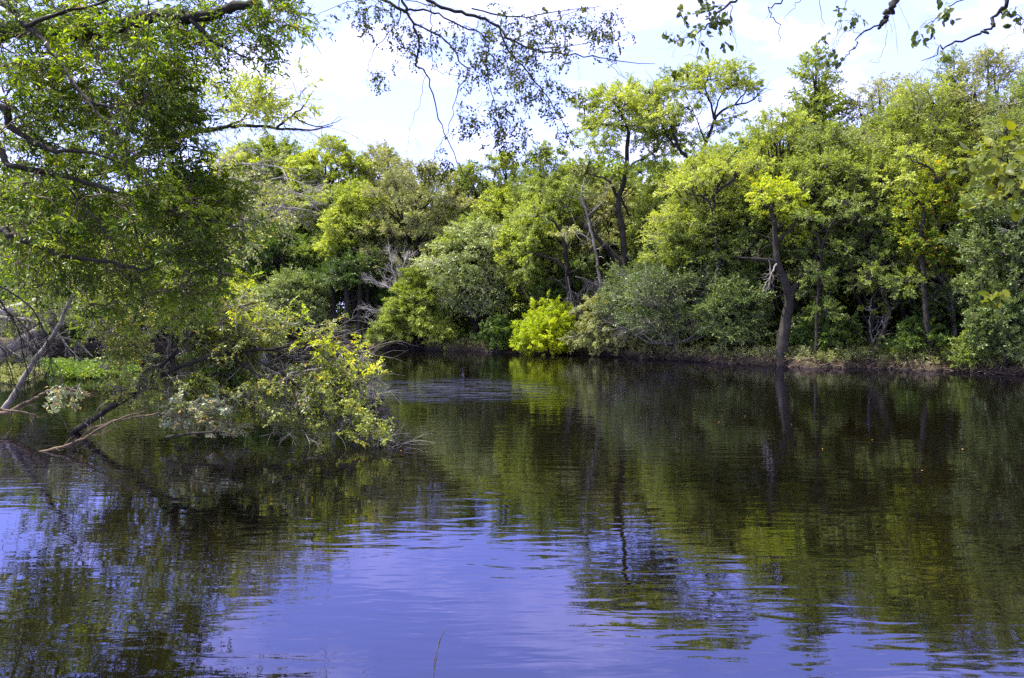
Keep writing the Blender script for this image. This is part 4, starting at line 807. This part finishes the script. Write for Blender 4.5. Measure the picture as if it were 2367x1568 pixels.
bare('dark half-sunk branch lying below the fallen tree', 'dead_branch', 14.2, [([(385,1012),(430,1004),(500,1000),(560,1006)], .03, .01), ([(600,1010),(640,1000)], .015, .005)], BK_DARK, lev=1, kids=3, L=.3, r=.006, seed=83, cat='branch', grav=-.1)
# ------------------------------------------------------------------ light
SUN_EL, SUN_AZ = radians(60), radians(-82)     # azimuth from +Y towards +X
sd = np.array((sin(SUN_AZ)*cos(SUN_EL), cos(SUN_AZ)*cos(SUN_EL), sin(SUN_EL)))
sl = bpy.data.lights.new('sun', 'SUN'); sl.energy = 5.0; sl.angle = radians(.5); sl.color = (1, .95, .86)
so = bpy.data.objects.new('sun', sl); COL.objects.link(so)
import mathutils
so.rotation_euler = mathutils.Vector(-sd).to_track_quat('-Z', 'Y').to_euler()
w = bpy.data.worlds.new('World'); SC.world = w; w.use_nodes = True; nt = w.node_tree; nt.nodes.clear()
sky = nd(nt, 'ShaderNodeTexSky', sky_type='NISHITA', sun_disc=False, sun_elevation=SUN_EL, sun_rotation=SUN_AZ, air_density=1.0, dust_density=.6, ozone_density=2.5)
tc = nd(nt, 'ShaderNodeTexCoord'); sp = nd(nt, 'ShaderNodeSeparateXYZ'); lk(nt, tc.outputs['Generated'], sp.inputs[0])
za = nd(nt, 'ShaderNodeMath', operation='ADD'); lk(nt, sp.outputs[2], za.inputs[0]); za.inputs[1].default_value = .12
dv = nd(nt, 'ShaderNodeVectorMath', operation='DIVIDE'); lk(nt, tc.outputs['Generated'], dv.inputs[0]); cb = nd(nt, 'ShaderNodeCombineXYZ')
for i in range(3): lk(nt, za.outputs[0], cb.inputs[i])
lk(nt, cb.outputs[0], dv.inputs[1])
cn = nd(nt, 'ShaderNodeTexNoise'); cn.inputs['Scale'].default_value = 2.3; cn.inputs['Detail'].default_value = 7; cn.inputs['Roughness'].default_value = .55; lk(nt, dv.outputs[0], cn.inputs['Vector'])
cm = ramp(nt, cn.outputs['Fac'], [(.46, (0,0,0)), (.66, (.85,)*3)])
hz = ramp(nt, sp.outputs[2], [(.0, (.85,)*3), (.42, (.62,)*3), (.75, (.1,)*3)])
tn = nd(nt, 'ShaderNodeMix', data_type='RGBA'); lk(nt, hz, tn.inputs[0]); lk(nt, sky.outputs[0], tn.inputs[6]); tn.inputs[7].default_value = (2.75, 3.15, 8.0, 1)
mx = nd(nt, 'ShaderNodeMix', data_type='RGBA'); lk(nt, cm, mx.inputs[0]); lk(nt, tn.outputs[2], mx.inputs[6]); mx.inputs[7].default_value = (5.4, 5.3, 8.8, 1)
up = ramp(nt, sp.outputs[2], [(.48, (0,)*3), (.72, (.8,)*3)])  # overhead dome, out of view: neutral brightness added as untinted fill light
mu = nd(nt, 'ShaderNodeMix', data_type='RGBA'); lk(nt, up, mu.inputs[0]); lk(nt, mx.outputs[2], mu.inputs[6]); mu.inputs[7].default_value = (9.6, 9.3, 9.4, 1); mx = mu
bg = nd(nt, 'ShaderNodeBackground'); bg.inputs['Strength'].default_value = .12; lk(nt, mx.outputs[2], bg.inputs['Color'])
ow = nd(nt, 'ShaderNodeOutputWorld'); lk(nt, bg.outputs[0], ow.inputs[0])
SC.view_settings.view_transform = 'Standard'; SC.view_settings.look = 'None'; SC.view_settings.exposure = 1.62; SC.view_settings.gamma = 1
SC.render.engine = 'CYCLES'
SC.cycles.max_bounces = 7; SC.cycles.diffuse_bounces = 3; SC.cycles.glossy_bounces = 3; SC.cycles.transmission_bounces = 5; SC.cycles.transparent_max_bounces = 6
SC.cycles.use_denoising = False
SC.cycles.sample_clamp_indirect = 4
